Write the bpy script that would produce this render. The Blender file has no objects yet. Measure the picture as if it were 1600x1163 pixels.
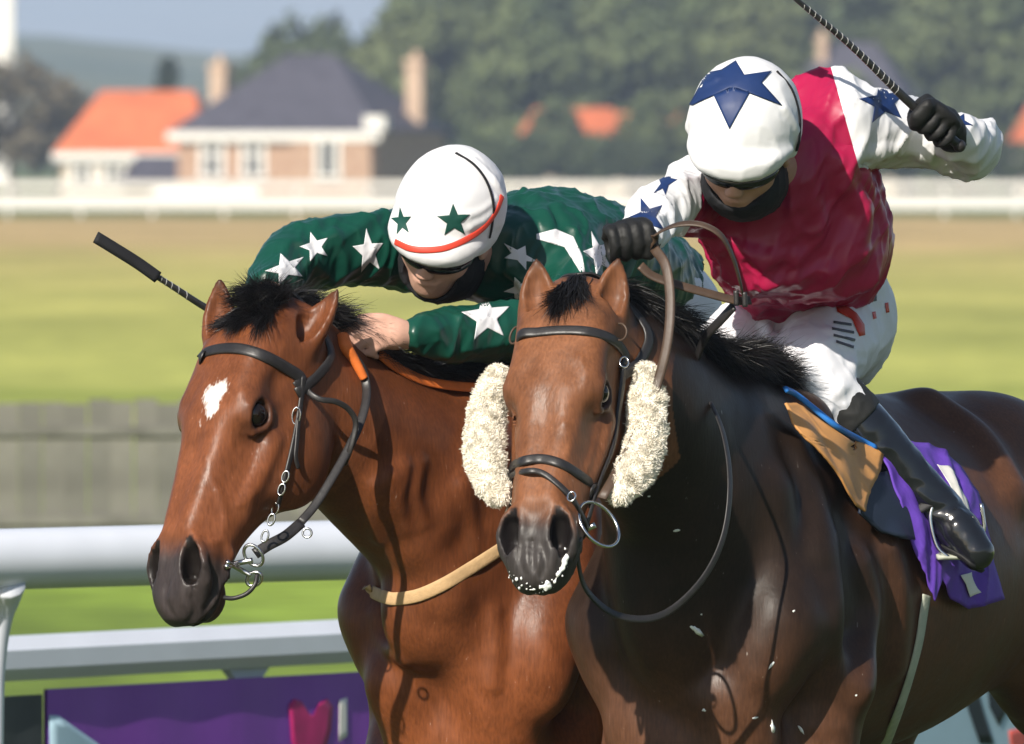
import bpy, bmesh, math, random, time
import numpy as np
from mathutils import Vector, Matrix
from mathutils.bvhtree import BVHTree
T0 = time.time()
S = bpy.context.scene
COL = S.collection
# ------------------------------------------------------------------ camera, sky, sun, exposure
FPX, CAMY, CAMZ, HZ = 21250.0, -25.0, 2.0, 250.0     # focal length in photo pixels, camera place, horizon row
cd = bpy.data.cameras.new('camera'); cam = bpy.data.objects.new('camera', cd); COL.objects.link(cam)
cam.location = (0, CAMY, CAMZ); cam.rotation_euler = (math.pi/2, 0, 0)
cd.sensor_width = 36.0; cd.lens = 36.0*FPX/1600.0
cd.shift_y = -(581.5-HZ)/1600.0
cd.clip_start = 1.0; cd.clip_end = 40000.0
cd.dof.use_dof = True; cd.dof.focus_distance = 25.3; cd.dof.aperture_fstop = 15.0
S.camera = cam
SUN = Vector((-0.37, -0.75, 0.55)).normalized()      # towards the sun
w = bpy.data.worlds.new('World'); S.world = w; w.use_nodes = True
nt = w.node_tree
sky = nt.nodes.new('ShaderNodeTexSky'); sky.sky_type = 'NISHITA'; sky.sun_disc = False
sky.sun_elevation = math.asin(SUN.z); sky.sun_rotation = math.atan2(SUN.x, SUN.y)
sky.air_density = 1.0; sky.dust_density = 0.8
bg = nt.nodes['Background']; bg.inputs['Strength'].default_value = 0.08
nt.links.new(sky.outputs[0], bg.inputs[0])
sl = bpy.data.lights.new('sun', 'SUN'); sl.energy = 5.0; sl.angle = math.radians(0.5); sl.color = (1.0, 0.93, 0.82)
so = bpy.data.objects.new('sun', sl); COL.objects.link(so); so.location = (-20, -20, 30)
so.rotation_euler = (-SUN).to_track_quat('-Z', 'Y').to_euler()
S.view_settings.view_transform = 'Standard'; S.view_settings.look = 'None'
S.view_settings.exposure = 0.38; S.view_settings.gamma = 1.0; S.view_settings.use_curve_mapping = False
S.cycles.use_denoising = True
S.cycles.max_bounces = 6; S.cycles.diffuse_bounces = 3; S.cycles.glossy_bounces = 3; S.cycles.volume_bounces = 0

# ------------------------------------------------------------------ helpers
def V(*a): return np.array(a, float)
def nrm(v): v = np.asarray(v, float); return v/np.linalg.norm(v)
def P(px, py, y=0.0):                       # photo pixel at depth y -> world point
    s = (y-CAMY)/FPX
    return np.array([(px-800)*s, y, CAMZ-(py-HZ)*s])
def ppm(y): return FPX/(y-CAMY)             # photo pixels per metre at depth y
def ray_dir(px, py): return nrm([(px-800)/FPX, 1.0, -(py-HZ)/FPX])
EYE = V(0, CAMY, CAMZ)

def link(o, parent=None):
    COL.objects.link(o)
    if parent is not None: o.parent = parent
    return o
def tag(o, label=None, cat=None, group=None, kind=None):
    if label: o['label'] = label
    if cat: o['category'] = cat
    if group: o['group'] = group
    if kind: o['kind'] = kind
    return o
def empty(name, loc=(0, 0, 0)):
    o = bpy.data.objects.new(name, None); o.location = loc; o.empty_display_size = 0.1
    return link(o)
def mesh_obj(name, verts, faces, mat, parent=None, smooth=True, col=None):
    me = bpy.data.meshes.new(name)
    verts = np.asarray(verts, np.float32); 
    if parent is not None:
        verts = verts - np.array(parent_world(parent), np.float32)
    if isinstance(faces, np.ndarray):
        n = faces.shape[1]
        me.vertices.add(len(verts)); me.vertices.foreach_set('co', verts.ravel())
        me.loops.add(faces.size); me.loops.foreach_set('vertex_index', faces.ravel().astype(np.int32))
        me.polygons.add(len(faces)); me.polygons.foreach_set('loop_start', np.arange(0, faces.size, n, dtype=np.int32))
        me.update(calc_edges=True)
    else:
        me.from_pydata([tuple(map(float, v)) for v in verts], [], faces)
    if smooth: me.polygons.foreach_set('use_smooth', np.ones(len(me.polygons), bool))
    if col is not None:
        at = me.color_attributes.new('Col', 'FLOAT_COLOR', 'POINT')
        c = np.ones((len(verts), 4), np.float32); c[:, :col.shape[1]] = col
        at.data.foreach_set('color', c.ravel())
    me.update()
    if mat is not None: me.materials.append(mat)
    o = bpy.data.objects.new(name, me)
    return link(o, parent)
def parent_world(o):
    p = Vector((0, 0, 0))
    while o is not None: p = p + o.location; o = o.parent
    return p

# ------------------------------------------------------------------ signed distance modelling
def smin(a, b, k):
    if k <= 0: return np.minimum(a, b)
    h = np.maximum(k-np.abs(a-b), 0)/k
    return np.minimum(a, b)-h*h*k*0.25
def smax(a, b, k): return -smin(-a, -b, k)
class Field:
    def __init__(s, lo, hi, h):
        s.lo = np.array(lo, float); s.h = h
        s.n = np.ceil((np.array(hi)-s.lo)/h).astype(int)+1
        s.G = np.full(s.n, 0.5, np.float32)
        s.ax = [(s.lo[i]+h*np.arange(s.n[i])).astype(np.float32) for i in range(3)]
    def box(s, lo, hi):
        i0 = np.clip(np.floor((np.array(lo)-s.lo)/s.h).astype(int), 0, s.n)
        i1 = np.clip(np.ceil((np.array(hi)-s.lo)/s.h).astype(int)+1, 0, s.n)
        sl = tuple(slice(a, b) for a, b in zip(i0, i1))
        X = s.ax[0][sl[0]][:, None, None]; Y = s.ax[1][sl[1]][None, :, None]; Z = s.ax[2][sl[2]][None, None, :]
        return sl, X, Y, Z
    def comb(s, sl, d, k, op):
        if d.size == 0: return
        g = s.G[sl]
        if op == '+': s.G[sl] = smin(g, d.astype(np.float32), k)
        elif op == '-': s.G[sl] = smax(g, -d.astype(np.float32), k)
        else: s.G[sl] = smax(g, d.astype(np.float32), k)
    def ell(s, c, r, R=None, k=0.03, op='+', sub=None):
        """ellipsoid; R rows = local axes"""
        c = np.asarray(c, float); r = np.asarray(r, float)
        m = k*1.2+3*s.h
        if R is None: ext = r
        else: ext = np.sqrt(((np.asarray(R)*r[:, None])**2).sum(0))
        sl, X, Y, Z = s.box(c-ext-m, c+ext+m)
        X, Y, Z = X-c[0], Y-c[1], Z-c[2]
        if R is not None:
            R = np.asarray(R)
            X, Y, Z = (R[0, 0]*X+R[0, 1]*Y+R[0, 2]*Z, R[1, 0]*X+R[1, 1]*Y+R[1, 2]*Z, R[2, 0]*X+R[2, 1]*Y+R[2, 2]*Z)
        k0 = np.sqrt((X/r[0])**2+(Y/r[1])**2+(Z/r[2])**2)+1e-6
        k1 = np.sqrt((X/r[0]**2)**2+(Y/r[1]**2)**2+(Z/r[2]**2)**2)+1e-6
        s.comb(sl, k0*(k0-1)/k1, k, op)
    def cone(s, a, b, ra, rb, k=0.02, op='+', lat=None, ratio=1.0):
        """rounded cone; lat/ratio: radius along lat direction multiplied by ratio"""
        a = np.asarray(a, float); b = np.asarray(b, float)
        rm = max(ra, rb)*max(1, ratio)+k*1.2+3*s.h
        sl, X, Y, Z = s.box(np.minimum(a, b)-rm, np.maximum(a, b)+rm)
        ba = b-a; L2 = float(ba@ba)+1e-9
        X, Y, Z = X-a[0], Y-a[1], Z-a[2]
        t = np.clip((X*ba[0]+Y*ba[1]+Z*ba[2])/L2, 0, 1)
        X, Y, Z = X-t*ba[0], Y-t*ba[1], Z-t*ba[2]
        r = ra+t*(rb-ra)
        dd = X*X+Y*Y+Z*Z
        if lat is not None and ratio != 1.0:
            u = X*lat[0]+Y*lat[1]+Z*lat[2]
            q = np.sqrt(np.maximum(dd-u*u, 0)+(u/ratio)**2)
            d = (q-r)*min(1, ratio)
        else: d = np.sqrt(dd)-r
        s.comb(sl, d, k, op)
    def chain(s, pts, rs, k=0.01, op='+', lat=None, ratio=1.0):
        """smooth limb through points, each with a radius, as one union"""
        pts = np.asarray(pts, float); rs = np.asarray(rs, float)
        rm = rs.max()*max(1, ratio)+k*1.2+3*s.h
        sl, X0, Y0, Z0 = s.box(pts.min(0)-rm, pts.max(0)+rm)
        D = None
        for i in range(len(pts)-1):
            a, b = pts[i], pts[i+1]; ba = b-a; L2 = float(ba@ba)+1e-9
            X, Y, Z = X0-a[0], Y0-a[1], Z0-a[2]
            t = np.clip((X*ba[0]+Y*ba[1]+Z*ba[2])/L2, 0, 1)
            X, Y, Z = X-t*ba[0], Y-t*ba[1], Z-t*ba[2]
            r = rs[i]+t*(rs[i+1]-rs[i]); dd = X*X+Y*Y+Z*Z
            if lat is not None and ratio != 1.0:
                u = X*lat[0]+Y*lat[1]+Z*lat[2]
                d = (np.sqrt(np.maximum(dd-u*u, 0)+(u/ratio)**2)-r)*min(1, ratio)
            else: d = np.sqrt(dd)-r
            D = d if D is None else np.minimum(D, d)
        s.comb(sl, D, k, op)
    def tube(s, pts, rl, rd, k=0.03, n=10, up=V(0, 0, 1)):
        """deep, narrow tube (neck, barrel): rl sideways radius, rd radius in the vertical plane"""
        pts, rl, rd = spline(np.c_[np.asarray(pts, float), rl, rd], n, split=True)
        rm = max(rl.max(), rd.max())+k*1.2+3*s.h
        sl, X0, Y0, Z0 = s.box(pts.min(0)-rm, pts.max(0)+rm)
        D = None
        for i in range(len(pts)-1):
            a, b = pts[i], pts[i+1]; ba = b-a; L2 = float(ba@ba)+1e-9
            lat = nrm(np.cross(up, ba))
            X, Y, Z = X0-a[0], Y0-a[1], Z0-a[2]
            t = np.clip((X*ba[0]+Y*ba[1]+Z*ba[2])/L2, 0, 1)
            X, Y, Z = X-t*ba[0], Y-t*ba[1], Z-t*ba[2]
            l = rl[i]+t*(rl[i+1]-rl[i]); dr = rd[i]+t*(rd[i+1]-rd[i])
            u = X*lat[0]+Y*lat[1]+Z*lat[2]; v2 = np.maximum(X*X+Y*Y+Z*Z-u*u, 0)
            q = np.sqrt((u/l)**2+v2/(dr*dr))+1e-6
            g = np.sqrt((u/(l*l))**2+v2/(dr**4))+1e-6
            d = q*(q-1)/g
            D = d if D is None else smin(D, d, 0.01)
        s.comb(sl, D, k, '+')
    def plane(s, p, n, k=0.0):
        """keep the side opposite to n"""
        n = nrm(n); X = s.ax[0][:, None, None]; Y = s.ax[1][None, :, None]; Z = s.ax[2][None, None, :]
        d = (X-p[0])*n[0]+(Y-p[1])*n[1]+(Z-p[2])*n[2]
        s.G = smax(s.G, d.astype(np.float32), k)
    def refine(s, m=3):
        """the same field on a grid m times finer (cubic interpolation)"""
        G = s.G
        for ax in range(3):
            n = G.shape[ax]; q = np.arange((n-1)*m+1)/m; i = np.minimum(q.astype(int), n-2); f = (q-i).astype(np.float32)
            sh = [1, 1, 1]; sh[ax] = -1; f = f.reshape(sh)
            tk = lambda o: np.take(G, np.clip(i+o, 0, n-1), axis=ax)
            a, b, c, d = tk(-1), tk(0), tk(1), tk(2)
            G = b+0.5*f*(c-a+f*(2*a-5*b+4*c-d+f*(3*(b-c)+d-a)))
        r = Field.__new__(Field); r.lo = s.lo; r.h = s.h/m; r.G = G.astype(np.float32); r.n = np.array(G.shape)
        r.ax = [(r.lo[i]+r.h*np.arange(r.n[i])).astype(np.float32) for i in range(3)]
        return r
    def sample(s, p):
        q = np.clip((np.asarray(p)-s.lo)/s.h, 0, s.n-1.001); i = q.astype(int); f = q-i
        r = 0
        for dx in (0, 1):
            for dy in (0, 1):
                for dz in (0, 1):
                    wgt = (f[..., 0] if dx else 1-f[..., 0])*(f[..., 1] if dy else 1-f[..., 1])*(f[..., 2] if dz else 1-f[..., 2])
                    r = r+wgt*s.G[i[..., 0]+dx, i[..., 1]+dy, i[..., 2]+dz]
        return r
    def hit(s, px, py):
        """first surface point along the line of sight through a photo pixel"""
        d = ray_dir(px, py)
        t = np.arange((s.lo[1]-CAMY)/d[1], (s.lo[1]+s.n[1]*s.h-CAMY)/d[1], s.h*0.5)
        p = EYE+t[:, None]*d; g = s.sample(p); g[:2] = 1
        w = np.nonzero(g < 0)[0]
        if len(w) == 0: return p[np.argmin(g)]
        return p[w[0]]
    def ridge(s, path, r, k, depth=None, op='+', n=6):
        """raised (or carved) line laid on the surface along photo pixels"""
        pts = np.array([s.hit(*q[:2]) for q in path])
        rr = r if np.ndim(r) else [r]*len(pts)
        c = spline(np.c_[pts, rr], n)
        dep = 0.5 if depth is None else depth
        off = np.array([0, 1.0, 0])*(c[:, 3:4]*dep)
        s.chain(c[:, :3]+off, c[:, 3], k=k, op=op)
    def mesh(s, smooth=1):
        G = s.G
        ins = G < 0
        c = np.zeros(s.n-1, np.uint8)
        for dx in (0, 1):
            for dy in (0, 1):
                for dz in (0, 1):
                    c += ins[dx:s.n[0]-1+dx, dy:s.n[1]-1+dy, dz:s.n[2]-1+dz]
        act = (c > 0) & (c < 8)
        I = np.argwhere(act); idx = np.full(s.n-1, -1, np.int32); idx[act] = np.arange(len(I))
        corners = [(a, b, d) for a in (0, 1) for b in (0, 1) for d in (0, 1)]
        val = {q: G[I[:, 0]+q[0], I[:, 1]+q[1], I[:, 2]+q[2]] for q in corners}
        acc = np.zeros((len(I), 3)); cnt = np.zeros(len(I))
        for q in corners:
            for ax in range(3):
                if q[ax]: continue
                q2 = list(q); q2[ax] = 1; q2 = tuple(q2)
                a, b = val[q], val[q2]; m = (a < 0) != (b < 0)
                t = np.where(m, a/np.where(m, a-b, 1), 0)
                pt = np.zeros((len(I), 3)); pt[:] = q; pt[:, ax] += t
                acc[m] += pt[m]; cnt[m] += 1
        vtx = s.lo+s.h*(I+acc/np.maximum(cnt, 1)[:, None])
        Q = []
        for ax in range(3):
            b, d = [(1, 2), (2, 0), (0, 1)][ax]
            sl0 = [slice(None)]*3; sl1 = [slice(None)]*3
            sl0[ax] = slice(0, -1); sl1[ax] = slice(1, None)
            e = ins[tuple(sl0)] != ins[tuple(sl1)]
            E = np.argwhere(e)
            ok = (E[:, b] > 0) & (E[:, d] > 0) & (E[:, b] < s.n[b]-1) & (E[:, d] < s.n[d]-1)
            E = E[ok]
            inn = ins[tuple(E.T)]
            def cell(ob, od):
                C = E.copy(); C[:, b] -= ob; C[:, d] -= od
                return idx[tuple(C.T)]
            q = np.stack([cell(1, 1), cell(0, 1), cell(0, 0), cell(1, 0)], 1)
            q[~inn] = q[~inn][:, ::-1]
            Q.append(q)
        Q = np.concatenate(Q); Q = Q[(Q >= 0).all(1)]
        for _ in range(smooth):
            a = np.zeros_like(vtx); n_ = np.zeros(len(vtx))
            for i in range(4):
                j = Q[:, i]
                for o in (1, 3):
                    for ax in range(3): a[:, ax] += np.bincount(j, vtx[Q[:, (i+o) % 4], ax], len(vtx))
                    n_ += np.bincount(j, minlength=len(vtx))
            vtx = 0.5*vtx+0.5*a/np.maximum(n_, 1)[:, None]
        return vtx, Q
def spline(pts, n=8, split=False):
    """Catmull-Rom through rows of pts"""
    p = np.asarray(pts, float)
    if len(p) == 2: out = p[0]+(p[1]-p[0])*np.linspace(0, 1, n+1)[:, None]
    else:
        q = np.vstack([2*p[0]-p[1], p, 2*p[-1]-p[-2]]); out = []
        t = np.linspace(0, 1, n, endpoint=False)[:, None]
        for i in range(1, len(q)-2):
            a, b, c, d = q[i-1:i+3]
            out.append(0.5*((2*b)+(c-a)*t+(2*a-5*b+4*c-d)*t*t+(3*b-a-3*c+d)*t**3))
        out.append(p[-1:]); out = np.vstack(out)
    if split: return out[:, :3], out[:, 3], out[:, 4]
    return out
def ray(px, py, bvh, back=False):
    d = Vector(ray_dir(px, py)); loc, nor, i, dist = bvh.ray_cast(Vector(EYE), d)
    if loc is None: return None, None
    return np.array(loc), np.array(nor)
def near(p, bvh):
    loc, nor, i, dist = bvh.find_nearest(Vector(p))
    return np.array(loc), np.array(nor)
def bvh_of(verts, faces): return BVHTree.FromPolygons(np.asarray(verts, float).tolist(), faces.tolist() if isinstance(faces, np.ndarray) else faces)

_rng = np.random.RandomState(7)
_LAT = _rng.rand(32, 32, 32).astype(np.float32)
def noise3(X, Y, Z, sc, seed=0):
    """value noise in -1..1 on broadcastable coordinates"""
    X, Y, Z = np.broadcast_arrays(X*sc+seed*7.3, Y*sc+seed*3.1, Z*sc+seed*5.7)
    i = np.floor(X).astype(np.int32); j = np.floor(Y).astype(np.int32); k = np.floor(Z).astype(np.int32)
    f, g, h = X-i, Y-j, Z-k
    f = f*f*(3-2*f); g = g*g*(3-2*g); h = h*h*(3-2*h)
    L = lambda a, b, c: _LAT[(i+a) & 31, (j+b) & 31, (k+c) & 31]
    r = (L(0,0,0)*(1-f)+L(1,0,0)*f)*(1-g)+(L(0,1,0)*(1-f)+L(1,1,0)*f)*g
    q = (L(0,0,1)*(1-f)+L(1,0,1)*f)*(1-g)+(L(0,1,1)*(1-f)+L(1,1,1)*f)*g
    return (r*(1-h)+q*h)*2-1
def displace(v, q, fn, amp):
    """push vertices along their normals by amp*fn(x,y,z)"""
    n = vnormals(v, q); return v+n*(amp*fn(v[:, 0], v[:, 1], v[:, 2]))[:, None]
def vnormals(v, q):
    fn = np.cross(v[q[:, 2]]-v[q[:, 0]], v[q[:, 3]]-v[q[:, 1]])
    n = np.zeros_like(v)
    for i in range(4):
        for ax in range(3): n[:, ax] += np.bincount(q[:, i], fn[:, ax], len(v))
    return n/np.maximum(np.linalg.norm(n, axis=1), 1e-12)[:, None]
def folds(sc, seed, stretch=None):
    """crumpled-cloth relief: ridged noise, optionally stretched along a direction"""
    def f(x, y, z):
        if stretch is not None:
            d = nrm(stretch); t = (x*d[0]+y*d[1]+z*d[2])*0.72; x, y, z = x-t*d[0], y-t*d[1], z-t*d[2]
        wx = noise3(x, y, z, sc*.6, seed+5)*.35/sc
        a = 1-np.abs(noise3(x+wx, y-wx, z+wx, sc, seed)); b = 1-np.abs(noise3(x, y, z, sc*2.1, seed+9))
        return (a**3-.35)+.4*(b**3-.35)
    return f
def proj(p):
    s_ = (p[1]-CAMY)/FPX; return p[0]/s_+800, HZ+(CAMZ-p[2])/s_
# ------------------------------------------------------------------ materials
def mat(name, c, rough=.6, spec=.5, metal=0.0, noise=0.0, nscale=20.0, bump=0.0, bscale=80.0, sheen=0.0, coat=0.0, col_attr=False, c2=None, detail=4.0, trans=0.0, bdist=0.002, ridged=False):
    m = bpy.data.materials.new(name); m.use_nodes = True
    N, L = m.node_tree.nodes, m.node_tree.links; b = N['Principled BSDF']
    b.inputs['Roughness'].default_value = rough; b.inputs['Specular IOR Level'].default_value = spec
    b.inputs['Metallic'].default_value = metal; b.inputs['Sheen Weight'].default_value = sheen; b.inputs['Coat Weight'].default_value = coat
    b.inputs['Coat Roughness'].default_value = .15
    tc = N.new('ShaderNodeTexCoord')
    src = None
    if col_attr:
        at = N.new('ShaderNodeAttribute'); at.attribute_name = 'Col'; src = at.outputs['Color']
    if noise > 0 or c2 is not None:
        n = N.new('ShaderNodeTexNoise'); n.inputs['Scale'].default_value = nscale; n.inputs['Detail'].default_value = detail
        L.new(tc.outputs['Object'], n.inputs['Vector'])
        if c2 is not None:
            r = N.new('ShaderNodeMix'); r.data_type = 'RGBA'; mr = N.new('ShaderNodeMapRange'); mr.inputs[1].default_value = .35; mr.inputs[2].default_value = .65
            L.new(n.outputs[0], mr.inputs[0]); L.new(mr.outputs[0], r.inputs[0])
            r.inputs[6].default_value = (*c, 1); r.inputs[7].default_value = (*c2, 1)
            src = r.outputs[2]
        if noise > 0:
            mr = N.new('ShaderNodeMapRange'); mr.inputs[1].default_value = .25; mr.inputs[2].default_value = .75
            mr.inputs[3].default_value = 1-noise; mr.inputs[4].default_value = 1+noise
            L.new(n.outputs[0], mr.inputs[0])
            mx = N.new('ShaderNodeMix'); mx.data_type = 'RGBA'; mx.blend_type = 'MULTIPLY'; mx.inputs[0].default_value = 1
            if src is not None: L.new(src, mx.inputs[6])
            else: mx.inputs[6].default_value = (*c, 1)
            L.new(mr.outputs[0], mx.inputs[7]); src = mx.outputs[2]
    if src is not None: L.new(src, b.inputs['Base Color'])
    else: b.inputs['Base Color'].default_value = (*c, 1)
    if bump > 0:
        n2 = N.new('ShaderNodeTexNoise'); n2.inputs['Scale'].default_value = bscale; n2.inputs['Detail'].default_value = 5
        if ridged: n2.noise_type = 'RIDGED_MULTIFRACTAL'; n2.inputs['Detail'].default_value = 2.5; n2.inputs['Roughness'].default_value = .45
        L.new(tc.outputs['Object'], n2.inputs['Vector'])
        bp = N.new('ShaderNodeBump'); bp.inputs['Strength'].default_value = bump; bp.inputs['Distance'].default_value = bdist
        L.new(n2.outputs[0], bp.inputs['Height']); L.new(bp.outputs[0], b.inputs['Normal'])
    return m
M = {}
M['skin'] = mat('skin', (.55, .30, .21), .5, .4, noise=.10, nscale=30, bump=.25, bscale=150, col_attr=True)
M['green'] = mat('green satin', (.006, .060, .040), .33, .4, noise=.08, nscale=8, bump=.28, bscale=8, bdist=.006, ridged=True)
M['red'] = mat('red satin', (.36, .010, .058), .35, .38, noise=.06, nscale=8, bump=.28, bscale=8, bdist=.006, ridged=True)
M['white'] = mat('white satin', (.74, .74, .76), .45, .35, bump=.28, bscale=8, bdist=.006, ridged=True)
M['capwhite'] = mat('white cap silk', (.74, .74, .75), .5, .3, bump=.15, bscale=10, bdist=.004, ridged=True)
M['navy'] = mat('navy print', (.012, .032, .115), .5, .35, noise=.15, nscale=20)
M['greenprint'] = mat('green print', (.008, .06, .045), .5, .35)
M['redband'] = mat('red band', (.62, .055, .03), .5, .35)
M['breech'] = mat('white breeches', (.80, .80, .84), .6, .3, bump=.28, bscale=8, bdist=.006, ridged=True)
M['boot'] = mat('black boot leather', (.010, .011, .014), .16, .55, bump=.35, bscale=40, coat=.4, bdist=.004)
M['boottop'] = mat('boot top', (.018, .018, .017), .6, .4, bump=.3, bscale=90)
M['glove'] = mat('black glove', (.012, .012, .012), .6, .35, bump=.4, bscale=120)
M['blackcloth'] = mat('black cloth', (.012, .012, .014), .75, .3, bump=.2, bscale=90)
M['leather'] = mat('black leather', (.022, .020, .020), .42, .5, noise=.3, nscale=60, bump=.2, bscale=150)
M['brownleather'] = mat('brown leather', (.065, .040, .026), .5, .45, noise=.3, nscale=30, bump=.2, bscale=150)
M['tan'] = mat('tan leather', (.62, .30, .10), .55, .4, noise=.15, nscale=14, bump=.2, bscale=90)
M['girth'] = mat('tan web girth', (.50, .33, .17), .7, .3, noise=.12, nscale=60, bump=.5, bscale=220)
M['orange'] = mat('orange rubber', (.72, .17, .03), .6, .4, noise=.12, nscale=60, bump=.3, bscale=250)
M['steel'] = mat('steel', (.62, .62, .62), .22, .5, metal=1.0, noise=.1, nscale=60)
M['eye'] = mat('horse eye', (.010, .006, .004), .09, .45)
M['hair'] = mat('black hair', (.010, .009, .009), .42, .4)
M['fleece'] = mat('cream fleece', (.92, .86, .74), .9, .2, noise=.10, nscale=45, sheen=.3)
M['foam'] = mat('foam', (.85, .86, .84), .4, .5, bump=.4, bscale=200)
M['lens'] = mat('goggle lens', (.010, .010, .012), .08, .6)
M['purple'] = mat('purple saddlecloth', (.13, .055, .42), .6, .3, noise=.12, nscale=20, bump=.3, bscale=120)
M['navypad'] = mat('navy pad', (.016, .024, .045), .55, .4, bump=.3, bscale=120)
M['bluepipe'] = mat('blue piping', (.03, .20, .62), .5, .4)
M['webgrey'] = mat('grey green web', (.42, .44, .36), .7, .3, noise=.15, nscale=40, bump=.4, bscale=200)
M['carbon'] = mat('whip shaft', (.02, .02, .02), .3, .6, noise=.5, nscale=90)
M['whipsilver'] = mat('whip wrap', (.32, .32, .31), .4, .5)
M['webdark'] = mat('grey print', (.10, .10, .12), .6, .3)
# ------------------------------------------------------------------ jockeys
class Frame:
    """local axes of a rider's head: f forward, l his left, u up"""
    def __init__(s, o, fwd, up, k=1.0):
        s.o = np.asarray(o, float); s.f = nrm(fwd); s.u = nrm(np.asarray(up, float)-(np.asarray(up, float)@s.f)*s.f); s.l = np.cross(s.u, s.f); s.k = k
    def __call__(s, f, l, u): return s.o+s.k*(f*s.f+l*s.l+u*s.u)
    @property
    def R(s): return np.array([s.f, s.l, s.u])
def rider_head(F, T, k=1.0):
    """head in frame T (origin at the centre of the skull), with face"""
    R = T.R; E = lambda f, l, u, r, kk=.02, op='+': F.ell(T(f, l, u), np.array(r)*T.k, R, kk*T.k, op)
    C = lambda a, b, ra, rb, kk=.01, op='+': F.cone(T(*a), T(*b), ra*T.k, rb*T.k, kk*T.k, op)
    E(-.01, 0, .02, (.098, .076, .095)); E(.035, 0, -.055, (.062, .060, .065), .03)
    E(.060, 0, -.100, (.036, .036, .030), .025)                                   # jaw and chin
    for s in (-1, 1):
        E(.055, s*.040, -.045, (.026, .024, .024), .02)                           # cheek
        E(.078, s*.032, -.012, (.014, .019, .012), .008, '-')                     # eye socket
        C((.082, s*.014, .006), (.070, s*.052, .006), .008, .007, .012)           # brow
        E(-.005, s*.078, -.030, (.022, .010, .032), .006)                         # ear
        E(.000, s*.086, -.026, (.011, .006, .016), .005, '-')
        E(.106, s*.010, -.048, (.009, .009, .008), .006)
    C((.090, 0, -.004), (.111, 0, -.043), .008, .012, .012)                       # nose
    C((.092, -.020, -.074), (.092, .020, -.074), .0065, .0065, .008); C((.100, -.006, -.073), (.100, .006, -.073), .007, .007, .008)
    C((.090, -.016, -.086), (.090, .016, -.086), .007, .007, .008)
    C((.103, -.022, -.080), (.103, .022, -.080), .003, .003, .004, '-')
def fist(F, a, b, back, r=.0095, hold=.010, n=4, thumb=True, palm=True, k=.004, spread=.021):
    """four fingers curled round the bar a-b (index finger at b), knuckles on the side 'back'; thumb closes over them"""
    a = np.asarray(a, float); b = np.asarray(b, float); ax = nrm(b-a); back = nrm(np.asarray(back, float)-(np.asarray(back, float)@ax)*ax); sd = np.cross(ax, back)
    mid = (a+b)/2; R1 = hold+r*.8
    for i in range(n):
        o = mid+ax*((i-(n-1)/2)*spread); rr = r*(1.0, 1.06, 1.05, .92)[::-1][i] if n == 4 else r
        pts = []
        for th, q in ((2.75, 1.9), (2.1, 2.0), (1.35, 1.55), (.55, 1.25), (-.35, 1.15), (-1.2, 1.1), (-2.0, 1.0)):
            pts.append(o+(-back*math.cos(th)+sd*math.sin(th))*R1*q)
        F.chain(spline(np.array(pts), 3), np.linspace(rr*1.12, rr*.86, 3*(len(pts)-1)+1), k=k)
    if palm:
        F.ell(mid+back*R1*1.35-sd*.004, (spread*2.1, .030, .016), np.array([ax, sd, back]), .012)
    if thumb:
        t0 = mid+ax*spread*1.9-sd*.022+back*.012; t1 = mid+ax*spread*2.0-sd*.012-back*.014; t2 = mid+ax*spread*1.25+sd*.006-back*(R1*1.5)
        F.chain(np.array([t0, t1, t2]), [r*1.25, r*1.15, r*.95], k=k*2)
    return mid
def mesh_from(F, smooth=1, disp=None):
    v, q = F.mesh(smooth)
    if disp is not None:
        for fn, amp in disp: v = displace(v, q, fn, amp)
    return v, q
def bounds(pts, pad):
    p = np.array(pts); return p.min(0)-pad, p.max(0)+pad
STAR = [(math.cos(math.pi/2+i*math.pi/5)*(1 if i % 2 == 0 else .42), math.sin(math.pi/2+i*math.pi/5)*(1 if i % 2 == 0 else .42)) for i in range(10)]
def star_px(cx, cy, r, rot=0, sx=1.0, sy=1.0, inner=.42):
    out = []
    for i in range(10):
        a = math.pi/2+i*math.pi/5; q = 1 if i % 2 == 0 else inner
        x, y = math.cos(a)*q*sx, math.sin(a)*q*sy
        out.append((cx+r*(x*math.cos(rot)-y*math.sin(rot)), cy-r*(x*math.sin(rot)+y*math.cos(rot))))
    return out
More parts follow.
